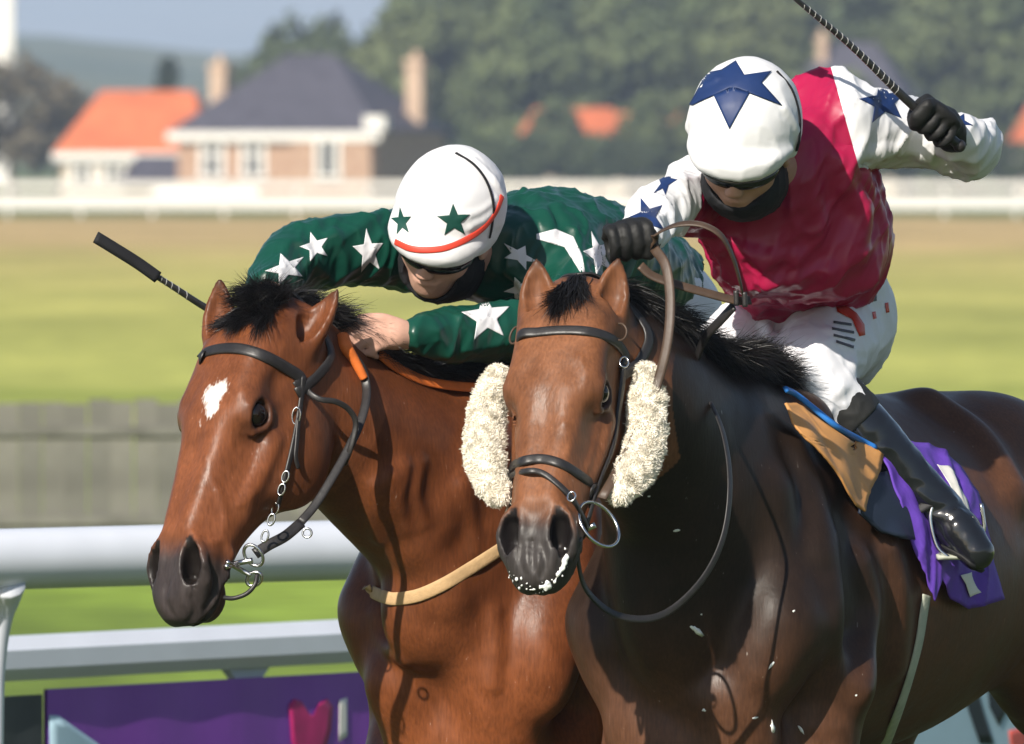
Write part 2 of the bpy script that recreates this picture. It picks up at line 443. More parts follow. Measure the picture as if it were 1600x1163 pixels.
def patch(name, poly, bvh, m, parent, off=.0007, div=7, thick=.0003, ruffle=None, maxlen=.05):
    """cloth patch: a polygon given in photo pixels laid on the surface it is sewn to, as a thin raised sheet"""
    poly = np.array(poly, float); c = poly.mean(0); bm = bmesh.new()
    vs = [bm.verts.new((x, y, 0)) for x, y in poly]; cv = bm.verts.new((c[0], c[1], 0))
    for i in range(len(vs)): bm.faces.new((vs[i], vs[(i+1) % len(vs)], cv))
    bmesh.ops.subdivide_edges(bm, edges=bm.edges[:], cuts=div, use_grid_fill=True)
    bmesh.ops.triangulate(bm, faces=bm.faces[:])
    dead = []; last = None; pos = {}
    for v in bm.verts:
        p, n = ray(v.co.x, v.co.y, bvh)
        if p is None: dead.append(v); continue
        v_n = n if n@(EYE-p) > 0 else -n
        o_ = off
        if ruffle is not None: o_ = max(.004, off+ruffle[1]*float(ruffle[0](np.float64(p[0]), np.float64(p[1]), np.float64(p[2]))))
        pos[v] = p+v_n*o_
    bmesh.ops.delete(bm, geom=dead, context='VERTS')
    for v in bm.verts: v.co = Vector(pos[v])
    bad = [f for f in bm.faces if max(e.calc_length() for e in f.edges) > maxlen]
    bmesh.ops.delete(bm, geom=bad, context='FACES')
    bmesh.ops.delete(bm, geom=[v for v in bm.verts if not v.link_faces], context='VERTS')
    todo = set(bm.verts); parts = []
    while todo:                                   # keep one connected piece
        st = [todo.pop()]; isl = list(st)
        while st:
            for e in st.pop().link_edges:
                for v in e.verts:
                    if v in todo: todo.discard(v); st.append(v); isl.append(v)
        parts.append(isl)
    parts.sort(key=len)
    for isl in parts[:-1]: bmesh.ops.delete(bm, geom=isl, context='VERTS')
    bmesh.ops.recalc_face_normals(bm, faces=bm.faces[:])
    me = bpy.data.meshes.new(name); off_p = parent_world(parent)
    for v in bm.verts: v.co -= off_p
    bm.to_mesh(me); bm.free(); me.materials.append(m)
    me.polygons.foreach_set('use_smooth', np.ones(len(me.polygons), bool))
    o = bpy.data.objects.new(name, me); link(o, parent)
    sm = o.modifiers.new('thickness', 'SOLIDIFY'); sm.thickness = thick; sm.offset = 1
    return o
def tube_mesh(name, pts, r, m, parent, n=10, seg=6, flat=None, closed=False):
    """round tube (or flat strap: flat=(width, thickness, normals)) through points"""
    pts = np.asarray(pts, float)
    rr = np.full(len(pts), r) if np.ndim(r) == 0 else np.asarray(r, float)
    if closed: pts = np.vstack([pts, pts[:1]]); rr = np.r_[rr, rr[0]]
    cols = [pts, rr[:, None]]
    if flat is not None:
        w_, t_, nn = flat; nn = np.asarray(nn, float)
        if nn.ndim == 1: nn = np.repeat(nn[None], len(pts), 0)
        cols.append(nn)
    c = spline(np.hstack(cols), seg)
    p, rad = c[:, :3], c[:, 3]
    tan = np.gradient(p, axis=0); tan /= np.maximum(np.linalg.norm(tan, axis=1), 1e-9)[:, None]
    if flat is not None: nor = c[:, 4:7]
    else:
        nor = np.zeros_like(p); v0 = np.cross(tan[0], [0.3, .2, 1.0]); nor[0] = v0
        for i in range(1, len(p)): nor[i] = nor[i-1]
        for i in range(1, len(p)): nor[i] = nor[i-1]-(nor[i-1]@tan[i])*tan[i]; nor[i] /= max(np.linalg.norm(nor[i]), 1e-9)
    nor = nor-(nor*tan).sum(1)[:, None]*tan; nor /= np.maximum(np.linalg.norm(nor, axis=1), 1e-9)[:, None]
    bi = np.cross(tan, nor)
    if flat is not None:
        prof = np.array([(-.5, 0), (-.5, .35), (-.42, .85), (-.2, 1), (.2, 1), (.42, .85), (.5, .35), (.5, 0)]); 
        prof = np.c_[prof[:, 0]*w_, prof[:, 1]*t_]
        ring = p[:, None]+bi[:, None]*prof[None, :, :1]*(rad/rr.max())[:, None, None]+nor[:, None]*prof[None, :, 1:]
        k = len(prof)
    else:
        th = np.linspace(0, 2*np.pi, n, endpoint=False)
        ring = p[:, None]+rad[:, None, None]*(bi[:, None]*np.cos(th)[None, :, None]+nor[:, None]*np.sin(th)[None, :, None]); k = n
    verts = ring.reshape(-1, 3); faces = []
    m_ = len(p)
    for i in range(m_-1):
        for j in range(k): faces.append((i*k+j, i*k+(j+1) % k, (i+1)*k+(j+1) % k, (i+1)*k+j))
    faces.append(tuple(range(k))[::-1]); faces.append(tuple((m_-1)*k+j for j in range(k)))
    return mesh_obj(name, verts, faces, m, parent)
def strap_px(name, path, bvh, m, parent, w=.018, t=.004, off=.001, pre=(), post=(), seg=6):
    """strap lying on a surface along photo pixels; pre/post: further (point, normal) ends round the hidden side"""
    pts = []; ns = []
    for p, n in pre: pts.append(p); ns.append(n)
    for q in path:
        p, n = ray(q[0], q[1], bvh)
        if p is None: continue
        if n@(EYE-p) < 0: n = -n
        pts.append(p+n*off); ns.append(n)
    for p, n in post: pts.append(p); ns.append(n)
    ns = np.array(ns)
    if len(ns) > 3: ns[1:-1] = (ns[:-2]+2*ns[1:-1]+ns[2:])/4
    return tube_mesh(name, pts, w/2, m, parent, flat=(w, t, ns), seg=seg)
# ------------------------------------------------------------------ the place: ground, hills, haze, fences, houses, trees
rnd = random.Random(11)
def box_faces(lo, hi):
    x0, y0, z0 = lo; x1, y1, z1 = hi
    v = [(x0, y0, z0), (x1, y0, z0), (x1, y1, z0), (x0, y1, z0), (x0, y0, z1), (x1, y0, z1), (x1, y1, z1), (x0, y1, z1)]
    return v, [(0, 3, 2, 1), (4, 5, 6, 7), (0, 1, 5, 4), (1, 2, 6, 5), (2, 3, 7, 6), (3, 0, 4, 7)]
class MB:
    def __init__(s): s.v = []; s.f = []
    def add(s, v, f): o = len(s.v); s.v += [tuple(p) for p in v]; s.f += [tuple(i+o for i in q) for q in f]; return s
    def box(s, lo, hi): return s.add(*box_faces(lo, hi))
    def build(s, name, m, parent=None, smooth=False):
        me = bpy.data.meshes.new(name); me.from_pydata(s.v, [], s.f); me.materials.append(m)
        if smooth: me.polygons.foreach_set('use_smooth', np.ones(len(me.polygons), bool))
        o = bpy.data.objects.new(name, me); return link(o, parent)
def ground_mat():
    m = bpy.data.materials.new('turf'); m.use_nodes = True; N, L = m.node_tree.nodes, m.node_tree.links; b = N['Principled BSDF']
    b.inputs['Roughness'].default_value = .9; b.inputs['Specular IOR Level'].default_value = .15
    g = N.new('ShaderNodeNewGeometry'); sp = N.new('ShaderNodeSeparateXYZ'); L.new(g.outputs['Position'], sp.inputs[0])
    mp = N.new('ShaderNodeMapping'); mp.inputs['Scale'].default_value = (.25, .05, 1); L.new(g.outputs['Position'], mp.inputs[0])
    n1 = N.new('ShaderNodeTexNoise'); n1.inputs['Scale'].default_value = 1.0; n1.inputs['Detail'].default_value = 5; L.new(mp.outputs[0], n1.inputs['Vector'])
    n2 = N.new('ShaderNodeTexNoise'); n2.inputs['Scale'].default_value = 2.2; n2.inputs['Detail'].default_value = 6; L.new(g.outputs['Position'], n2.inputs['Vector'])
    ad = N.new('ShaderNodeMath'); ad.operation = 'MULTIPLY_ADD'; L.new(n1.outputs[0], ad.inputs[0]); ad.inputs[1].default_value = 110; L.new(sp.outputs[1], ad.inputs[2])
    mr = N.new('ShaderNodeMapRange'); mr.inputs[1].default_value = 0; mr.inputs[2].default_value = 520; L.new(ad.outputs[0], mr.inputs[0])
    cr = N.new('ShaderNodeValToRGB'); e = cr.color_ramp.elements
    e[0].position = 0.0; e[0].color = (.060, .085, .025, 1); e[1].position = 1.0; e[1].color = (.115, .150, .035, 1)
    for p_, c_ in ((.13, (.065, .095, .025, 1)), (.175, (.24, .34, .045, 1)), (.22, (.26, .34, .05, 1)), (.29, (.39, .41, .095, 1)), (.44, (.44, .42, .11, 1)), (.60, (.46, .39, .125, 1)), (.70, (.50, .36, .155, 1)), (.96, (.49, .35, .155, 1))):
        q = e.new(p_); q.color = c_
    L.new(mr.outputs[0], cr.inputs[0])
    m2 = N.new('ShaderNodeMapRange'); m2.inputs[1].default_value = .3; m2.inputs[2].default_value = .7; m2.inputs[3].default_value = .72; m2.inputs[4].default_value = 1.25; L.new(n2.outputs[0], m2.inputs[0])
    m3 = N.new('ShaderNodeMapRange'); m3.inputs[1].default_value = .3; m3.inputs[2].default_value = .7; m3.inputs[3].default_value = .8; m3.inputs[4].default_value = 1.2; L.new(n1.outputs[0], m3.inputs[0])
    mu = N.new('ShaderNodeMath'); mu.operation = 'MULTIPLY'; L.new(m2.outputs[0], mu.inputs[0]); L.new(m3.outputs[0], mu.inputs[1])
    mx = N.new('ShaderNodeMix'); mx.data_type = 'RGBA'; mx.blend_type = 'MULTIPLY'; mx.inputs[0].default_value = 1
    L.new(cr.outputs[0], mx.inputs[6]); L.new(mu.outputs[0], mx.inputs[7]); L.new(mx.outputs[2], b.inputs['Base Color'])
    return m
M['turf'] = ground_mat()
M['hill'] = mat('wooded hill', (.045, .075, .030), .95, .1, c2=(.12, .13, .05), nscale=.012, detail=6)
M['hillfar'] = mat('far hill', (.06, .085, .04), .95, .1, c2=(.13, .13, .07), nscale=.004, detail=6)
M['pvc'] = mat('white plastic rail', (.68, .71, .78), .3, .5, noise=.05, nscale=6)
M['railpaint'] = mat('white rail paint', (.64, .63, .60), .5, .4, noise=.06, nscale=3)
M['bannerpurple'] = mat('purple banner', (.20, .045, .38), .45, .45, noise=.10, nscale=5, bump=.1, bscale=7, bdist=.004)
M['bannerblue'] = mat('pale blue banner', (.36, .52, .62), .45, .4, noise=.08, nscale=6)
M['bannerpink'] = mat('magenta print', (.42, .02, .14), .5, .4, noise=.25, nscale=14)
M['bannerblack'] = mat('black marks', (.012, .02, .03), .5, .4)
M['bannerred'] = mat('red print', (.55, .10, .08), .5, .4)
M['darkpanel'] = mat('dark panel', (.035, .042, .046), .5, .4, noise=.2, nscale=5)
M['bracket'] = mat('grey bracket', (.42, .47, .52), .45, .5)
M['board'] = [mat('weathered board', c, .85, .2, noise=.3, nscale=4, c2=None) for c in ((.155, .150, .132), (.168, .162, .142), (.142, .138, .122), (.180, .172, .150), (.23, .17, .115))]
M['brick'] = mat('pale brick', (.36, .22, .15), .85, .2, c2=(.48, .33, .23), nscale=2.5, detail=6)
M['render'] = mat('cream render', (.62, .53, .42), .85, .2, noise=.1, nscale=1.5)
M['slate'] = mat('dark slate', (.070, .066, .085), .7, .3, noise=.25, nscale=1.2)
M['pantile'] = mat('orange pantile', (.56, .150, .060), .8, .2, noise=.2, nscale=1.0)
M['trim'] = mat('white trim', (.78, .75, .70), .6, .3)
M['pane'] = mat('window pane', (.04, .05, .06), .1, .6)
M['chimney'] = mat('chimney brick', (.50, .36, .26), .9, .2, noise=.2, nscale=2)
M['bark'] = mat('bark', (.07, .055, .04), .95, .1)
def leafmat(n, c, c2): return mat(n, c, .75, .2, c2=c2, nscale=.8, detail=3)
M['leafA'] = leafmat('leaves mid green', (.085, .115, .045), (.130, .145, .06)); M['leafB'] = leafmat('leaves dark green', (.055, .080, .036), (.095, .115, .05))
M['leafC'] = leafmat('leaves grey brown', (.12, .105, .065), (.16, .13, .085)); M['leafD'] = leafmat('conifer needles', (.030, .050, .024), (.06, .075, .035))
# ground, hills
g = 40
ys = np.r_[np.linspace(-120, 900, 30), np.linspace(1000, 3300, 14)]; xs = np.linspace(-900, 900, g)
vv = [(x, y, -.02 if y < 620 else -.02+max(0, y-620)*.0015) for y in ys for x in xs]
gr = mesh_obj('ground', vv, [(j*g+i, j*g+i+1, (j+1)*g+i+1, (j+1)*g+i) for j in range(len(ys)-1) for i in range(g-1)], M['turf']); tag(gr, kind='structure')
def hill(name, y0, y1, h0, h1, m, seed, wid, n=60, amp=.16):
    xs = np.linspace(-wid, wid, n); ts = np.linspace(0, 1, 24)
    v = []
    for t in ts:
        for x in xs:
            a = float(noise3(np.float32(x), np.float32(t*3), np.float32(0), 3.3/wid*3, seed)); b_ = float(noise3(np.float32(x), np.float32(t*3), np.float32(2), 12/wid*3, seed))
            prof = math.sin(min(1, t*1.25)*math.pi/2) if t < .8 else math.cos((t-.8)/.2*math.pi/2)
            v.append((x, y0+(y1-y0)*t, -3+prof*(h0+(h1-h0)*(x+wid)/(2*wid)+a*amp*h0+b_*amp*.6*h0)))
    o = mesh_obj(name, v, [(j*n+i, j*n+i+1, (j+1)*n+i+1, (j+1)*n+i) for j in range(23) for i in range(n-1)], m); tag(o, kind='structure'); return o
hill('hill', 1500, 3200, 20, 34, M['hill'], 3, 700, n=160, amp=.5); hill('hill', 5500, 10500, 185, 195, M['hillfar'], 6, 2600)
# haze
def build_haze(density=1.9e-4, color=(.60, .74, 1.0)):
    m = bpy.data.materials.new('haze'); m.use_nodes = True; N = m.node_tree.nodes; L = m.node_tree.links
    N.remove(N['Principled BSDF']); pv = N.new('ShaderNodeVolumePrincipled'); pv.inputs['Color'].default_value = (*color, 1); pv.inputs['Density'].default_value = density; pv.inputs['Anisotropy'].default_value = -0.25
    L.new(pv.outputs[0], N['Material Output'].inputs['Volume'])
    o = MB().box((-2700, -150, -8), (2700, 10700, 240)).build('haze', m); tag(o, kind='stuff')
# running rails
def line_at(px, py, y): return P(px, py, y)
def rail_tube(name, label, a, b, r, m, cat='rail', oct_=False):
    root = empty(name, (a[0], a[1], 0)); tag(root, label, cat)
    n = 8 if oct_ else 24; ax = nrm(b-a); sd = nrm(np.cross(ax, UP0)); u2 = np.cross(sd, ax)
    ph = math.pi/8 if oct_ else 0
    N_ = 8; v = []; f = []
    for j in range(N_+1):
        p = a+(b-a)*j/N_
        for i in range(n):
            th = 2*math.pi*i/n+ph; v.append(p+r*(math.cos(th)*sd+math.sin(th)*u2*(.92 if oct_ else 1)))
    for j in range(N_):
        for i in range(n): f.append((j*n+i, j*n+(i+1) % n, (j+1)*n+(i+1) % n, (j+1)*n+i))
    o = mesh_obj('rail_tube', v, f, m, root, smooth=not oct_)
    return root
UP0 = V(0, 0, 1)
YA = 5.2
dA = nrm(V(.72, .69, 0)); pA = P(270, 867, YA)
rA = rail_tube('running_rail', 'thick round white plastic running rail behind the bay horse', pA-dA*9, pA+dA*14, .067, M['pvc'])
for k in (-3, -2, -1, 0, 1, 2, 3, 4):       # curved arms that carry the tube: the one at the left edge is in view
    base = pA+dA*(k*2.4)+dA*((P(-2, 900, YA)-pA)[0]/dA[0])
    s_ = V(.30, -.95, 0)
    pts = [base+V(.03, .0, -.05), base+V(.022, .03, -.085), base+V(.010, .045, -.13), base+V(-.001, .05, -.22), base+V(-.006, .055, -.40), base+V(-.01, .055, -1.13)]
    tube_mesh('support_arm', pts, [.044, .038, .033, .030, .029, .029], M['pvc'], rA, n=12, seg=5)
YB = 9.0
dB = nrm(V(.55, .83, 0)); pB = P(270, 1016, YB)
rB = rail_tube('barrier_rail', 'lower angular white barrier rail above the purple banner', pB-dB*4, pB+dB*9, .064, M['pvc'], oct_=True)
for px in (-600, -100, 380, 1000, 1600):
    t = (P(px, 1016, YB)[0]-pB[0])/dB[0]; c = pB+dB*t
    mb = MB(); w0, w1 = .055, .028
    q = [c+dB*a+V(0, 0, z)+np.cross(dB, UP0)*s_ for s_ in (-.012, .012) for a, z in ((-w0*1.9, -.045), (w0*1.9, -.045), (w1*1.2, -.10), (-w1*1.2, -.10))]
    mb.add([x-np.array([*rB.location]) for x in q], [(0, 1, 2, 3), (7, 6, 5, 4), (0, 4, 5, 1), (1, 5, 6, 2), (2, 6, 7, 3), (3, 7, 4, 0)]); mb.build('bracket', M['bracket'], rB)
    tube_mesh('post', [c+V(0, 0, -.09), V(c[0], c[1], 0)], .022, M['bracket'], rB, n=8, seg=1)
# banner boards under the barrier rail
def banner(name, label, px0, px1, m, ztop):
    nb = np.cross(dB, UP0); nb = nb if nb[1] < 0 else -nb
    t0, t1 = [(P(px, 1016, YB)[0]-pB[0])/dB[0] for px in (px0, px1)]
    # true position along the receding line for a given photo column
    def along(px):
        k = (px-800)/FPX; return (k*(pB[1]-CAMY)-pB[0])/(dB[0]-k*dB[1])
    t0, t1 = along(px0), along(px1)
    root = empty(name, tuple(pB+dB*t0-V(0, 0, pB[2]))); tag(root, label, 'banner', 'banner boards under the barrier rail')
    n = 30; v = []; f = []
    for i in range(n+1):
        c = pB+dB*(t0+(t1-t0)*i/n)+nb*(.03+.002*math.sin(i*.9)); c = V(c[0], c[1], 0)
        v += [c+V(0, 0, .02), c+V(0, 0, ztop), c-nb*.01+V(0, 0, .02), c-nb*.01+V(0, 0, ztop)]
    for i in range(n):
        a, b_ = i*4, i*4+4
        f += [(a, b_, b_+1, a+1), (a+2, a+3, b_+3, b_+2), (a+1, b_+1, b_+3, a+3)]
    sheet = mesh_obj('sheet', v, f, m, root, smooth=False)
    return root, bvh_of(v, [q for q in f])
zt = P(300, 1065, YB+.0)[2]
b0, v0 = banner('banner', 'dark grey end board left of the purple banner', -260, 50, M['darkpanel'], zt-.012)
b1, v1 = banner('banner', 'purple banner with magenta tulip mark under the barrier rail', 58, 620, M['bannerpurple'], zt)
b2, v2 = banner('banner', 'pale blue banner with dark marks glimpsed behind the dark horse', 640, 2400, M['bannerblue'], zt)
for f_ in (b1,):
    patch('print', [(61, 1098), (63, 1300), (262, 1300), (262, 1240)], v1, M['bannerblue'], f_, off=.003, div=6, maxlen=.6)
    patch('print', [(450, 1102), (458, 1092), (470, 1096), (482, 1116), (488, 1118), (498, 1098), (510, 1092), (519, 1104), (516, 1140), (505, 1180), (488, 1205), (468, 1190), (454, 1160)], v1, M['bannerpink'], f_, off=.003, div=3)
    patch('print', [(529, 1094), (541, 1090), (541, 1150), (528, 1160)], v1, M['trim'], f_, off=.003, div=2)
for poly, m_ in (([(1500, 1058), (1522, 1062), (1535, 1110), (1552, 1163), (1530, 1163), (1512, 1110)], 'bannerblack'), ([(1540, 1060), (1562, 1072), (1572, 1110), (1560, 1135), (1545, 1105)], 'bannerblack'),
                 ([(1560, 1085), (1590, 1075), (1600, 1090), (1580, 1120)], 'bannerblack'), ([(1575, 1142), (1600, 1136), (1612, 1190), (1580, 1190)], 'bannerred')):
    patch('print', poly, v2, M[m_], b2, off=.003, div=2)  # black streaks and a red spot on the pale blue sheet
# grey board fence across the course
YF = 45.0
fr = empty('board_fence', (0, YF, 0)); tag(fr, 'low fence of weathered grey boards across the grass', 'fence')
bw = .118
meshes = []
for mm in M['board']:
    me = bpy.data.meshes.new('board'); v, f = box_faces((-bw/2+.0015, -.012, 0), (bw/2-.0015, .012, .77)); me.from_pydata(v, [], f); me.materials.append(mm); meshes.append(me)
for i in range(-120, 121):
    o = bpy.data.objects.new('board', meshes[rnd.choice([0, 0, 1, 1, 2, 2, 3])] if not (-24 <= i <= -23) else meshes[4]); link(o, fr); o.location = (i*bw, rnd.uniform(-.006, .006), rnd.uniform(-.03, .0)); o.rotation_euler = (0, rnd.uniform(-.006, .006), 0)
for z in (.58, .12): MB().box((-14.3, -.036, z), (14.3, -.018, z+.05)).build('cross_rail', M['board'][2], fr)
# far white running rail
YR = 447.0
r2 = empty('running_rail', (0, YR, 0)); tag(r2, 'distant white running rail across the far side of the course', 'rail')
MB().box((-160, -.05, 1.02), (160, .05, 1.26)).build('rail_bar', M['railpaint'], r2); MB().box((-160, -.05, .28), (160, .05, .80)).build('rail_bar', M['railpaint'], r2)
pm = bpy.data.meshes.new('post'); v, f = box_faces((-.06, .05, 0), (.06, .14, 1.2)); pm.from_pydata(v, [], f); pm.materials.append(M['railpaint'])
for i in range(-63, 64): o = bpy.data.objects.new('post', pm); link(o, r2); o.location = (i*2.5, 0, 0)
# houses
def house(name, label, c, yaw, w_, d, eave, ridge, hip, wall, roof, chim=(), wins=(), fascia=True, over=.35, base=0.0):
    root = empty(name, (c[0], c[1], base)); root.rotation_euler = (0, 0, yaw); tag(root, label, 'house')
    MB().box((-w_/2, 0, 0), (w_/2, d, eave)).build('wall', wall, root)
    x0, x1, y0, y1 = -w_/2-over, w_/2+over, -over, d+over; ym = (y0+y1)/2; rx0, rx1 = x0+hip, x1-hip; e = eave+.02
    rf = MB().add([(x0, y0, e), (x1, y0, e), (x1, y1, e), (x0, y1, e), (rx0, ym, ridge), (rx1, ym, ridge)], [(0, 1, 5, 4), (1, 2, 5), (2, 3, 4, 5), (3, 0, 4), (3, 2, 1, 0)]).build('roof', roof, root)
    if fascia: MB().box((x0-.03, y0-.06, e-.42), (x1+.03, y0+.02, e-.02)).build('fascia', M['trim'], root)
    for cx, cy, h0, h1, cw in chim:
        MB().box((cx-cw/2, cy-cw/2, h0), (cx+cw/2, cy+cw/2, h1)).box((cx-cw/2-.08, cy-cw/2-.08, h1-.3), (cx+cw/2+.08, cy+cw/2+.08, h1-.1)).box((cx-.14, cy-.14, h1+.001), (cx+.14, cy+.14, h1+.35)).build('chimney', M['chimney'], rf)
    for wx, wz, ww, wh in wins:
        wn = MB().box((wx-ww/2-.22, -.10, wz-.18), (wx-ww/2, .05, wz+wh+.2)).box((wx+ww/2, -.10, wz-.18), (wx+ww/2+.22, .05, wz+wh+.2)).box((wx-ww/2, -.10, wz+wh), (wx+ww/2, .05, wz+wh+.2)).box((wx-ww/2-.3, -.16, wz-.32), (wx+ww/2+.3, .05, wz-.181)).build('window', M['trim'], root)
        MB().box((wx-ww/2, -.03, wz-.18), (wx+ww/2, .02, wz+wh)).build('pane', M['pane'], wn)
        MB().box((wx-.06, -.07, wz-.18), (wx+.06, -.031, wz+wh)).box((wx-ww/2, -.07, wz+wh*.55), (wx-.061, -.031, wz+wh*.55+.12)).box((wx+.061, -.07, wz+wh*.55), (wx+ww/2, -.031, wz+wh*.55+.12)).build('glazing_bar', M['trim'], wn)
    return root
YH = 582.0
h1 = house('house', 'pale brick bungalow with dark hipped slate roof and two chimneys', (P(432, 300, YH)[0], YH), math.radians(-22), 9.6, 8.0, 3.25, 6.75, 4.0, M['brick'], M['slate'],
      chim=((-4.0, 3.0, 3.4, 6.35, .78), (4.55, 5.4, 3.6, 6.55, .78)), wins=((-3.1, 1.5, .8, 1.25), (-1.1, 1.5, .8, 1.25), (2.7, 1.5, .8, 1.25)))
mb = MB().box((.95, -.45, 0), (4.75, -.001, 3.2)); mb.build('bay_wall', M['brick'], h1); MB().box((.8, -.55, 2.85), (4.9, -.46, 3.22)).build('bay_fascia', M['trim'], h1)
for wx in (2.7,):
    wn = MB().box((wx-.62, -.55, 1.32), (wx-.4, -.451, 2.84)).box((wx+.4, -.55, 1.32), (wx+.62, -.451, 2.84)).box((wx-.7, -.6, 1.18), (wx+.7, -.451, 1.319)).box((wx-.05, -.5, 1.32), (wx+.05, -.472, 2.84)).build('window', M['trim'], h1)
    MB().box((wx-.4, -.47, 1.32), (wx+.4, -.452, 2.84)).build('pane', M['pane'], wn)
MB().box((-5.2, -1.6, 0), (-.2, -1.45, 1.0)).build('garden_wall', M['trim'], h1)
MB().box((4.3, -.2, 3.3), (5.3, .35, 3.95)).build('dormer_vent', M['trim'], h1)
h2 = house('house', 'cottage with bright orange pantile roof left of the slate house', (P(205, 300, 610)[0], 612), math.radians(-12), 6.8, 6.0, 2.35, 5.25, 1.5, M['render'], M['pantile'], wins=((-2.4, .9, .8, .9), (-.9, .9, .8, .9)))
h3 = house('shed', 'low dark-roofed outbuilding in front of the orange roof', (P(238, 300, 585)[0], 588), math.radians(-14), 2.9, 3.0, .75, 2.2, .6, M['render'], M['slate'], fascia=False); h3['category'] = 'shed'
h4 = house('house', 'small orange-roofed cottage half hidden among the trees', (P(905, 200, 655)[0], 655), math.radians(8), 4.6, 4, 3.2, 4.6, .7, M['render'], M['pantile'], fascia=False)
h5 = house('house', 'cottage with white gable right of the small orange roof', (P(985, 200, 660)[0], 660), math.radians(-30), 3.4, 4, 3.2, 4.4, .3, M['trim'], M['pantile'], fascia=False)
h6 = house('house', 'tall dark blue-roofed house behind the red rider', (P(1318, 120, 668)[0], 668), math.radians(-10), 5.8, 6, 5.2, 8.0, 2.0, M['render'], M['slate'], chim=((-1.4, 2, 6.4, 8.3, .5),), fascia=False)
h7 = house('house', 'cottage with orange roof at the right edge of the trees', (P(1665, 200, 662)[0], 662), math.radians(5), 4.2, 4, 2.9, 4.8, .8, M['render'], M['pantile'], fascia=False)
tw = empty('white_tower', (P(2, 100, 900)[0], 900, 0)); tag(tw, 'slim white tower on the skyline at the left edge', 'tower')
MB().box((-.85, -.85, 0), (.85, .85, 16.5)).build('shaft', M['trim'], tw); MB().box((-1.0, -1.0, 7.9), (1.0, 1.0, 8.25)).build('ledge', M['trim'], tw)
# trees
def crown_mesh(name, seed, m, n, shape='round', leaf=.42):
    rr = np.random.RandomState(seed); v = []; f = []
    lobes = []
    for i in range(26):
        if shape == 'round':
            a = rr.uniform(0, 2*np.pi); z = rr.uniform(.15, 1.0); rad = math.sqrt(max(.05, 1-(2*z-1.05)**2))*rr.uniform(.45, .95)
            lobes.append((math.cos(a)*rad*.36, math.sin(a)*rad*.36, .22+z*.66, rr.uniform(.09, .17)))
        else:
            z = rr.uniform(0, 1); a = rr.uniform(0, 2*np.pi); rad = (1-z)*.22*rr.uniform(.5, 1)
            lobes.append((math.cos(a)*rad, math.sin(a)*rad, .12+z*.84, .05+.09*(1-z)))
    L = np.array(lobes)
    for i in range(n):
        l = L[rr.randint(len(L))]; d = nrm(rr.normal(size=3)); p = l[:3]+d*l[3]*rr.uniform(.5, 1.08)
        nn = nrm(d+rr.normal(size=3)*.7); a = nrm(np.cross(nn, rr.normal(size=3))); b_ = np.cross(nn, a); s_ = leaf/12*rr.uniform(.6, 1.4); o = len(v)
        v += [p+a*s_, p+b_*s_*.6, p-a*s_, p-b_*s_*.6]; f.append((o, o+1, o+2, o+3))
    me = bpy.data.meshes.new(name); me.from_pydata([tuple(x) for x in v], [], f); me.materials.append(m); return me
def trunk_mesh():
    v = []; f = []; n = 7
    def limb(a, b_, r0, r1):
        ax = nrm(b_-a); s_ = nrm(np.cross(ax, [.3, .9, .1])); u_ = np.cross(s_, ax); o = len(v)
        for p, r in ((a, r0), ((a+b_)/2, (r0+r1)/2), (b_, r1)):
            for i in range(n): th = 2*math.pi*i/n; v.append(p+r*(math.cos(th)*s_+math.sin(th)*u_))
        for j in range(2):
            for i in range(n): f.append((o+j*n+i, o+j*n+(i+1) % n, o+(j+1)*n+(i+1) % n, o+(j+1)*n+i))
    limb(V(0, 0, 0), V(.01, 0, .45), .028, .018); limb(V(.01, 0, .40), V(-.02, .01, .85), .016, .005)
    for a in range(6): th = a*1.1; limb(V(.005, 0, .28+.06*a), V(math.cos(th)*.25, math.sin(th)*.25, .48+.06*a), .011, .004)
    me = bpy.data.meshes.new('trunk'); me.from_pydata([tuple(x) for x in v], [], f); me.materials.append(M['bark']); return me
TM = trunk_mesh()
CM = {'A': [crown_mesh('crown', i, M['leafA'], 3400) for i in (1, 2)], 'B': [crown_mesh('crown', i, M['leafB'], 3400) for i in (3, 4)], 'C': [crown_mesh('crown', 5, M['leafC'], 2200)], 'D': [crown_mesh('crown', 6, M['leafD'], 2600, 'conifer')]}
def tree(label, px, y, h, kind, wx=1.0, group='trees behind the houses', zb=0.0):
    c = P(px, 300, y); o = empty('tree' if kind != 'D' else 'conifer_tree', (c[0], y, zb)); tag(o, label, 'tree', group)
    for nm, me in (('trunk', TM), ('crown', rnd.choice(CM[kind]))):
        q = bpy.data.objects.new(nm, me); link(q, o); q.scale = (h*wx, h*wx, h); q.rotation_euler = (0, 0, rnd.uniform(0, 6.28))
tl = 'broad green tree in the wood behind the course, %s'
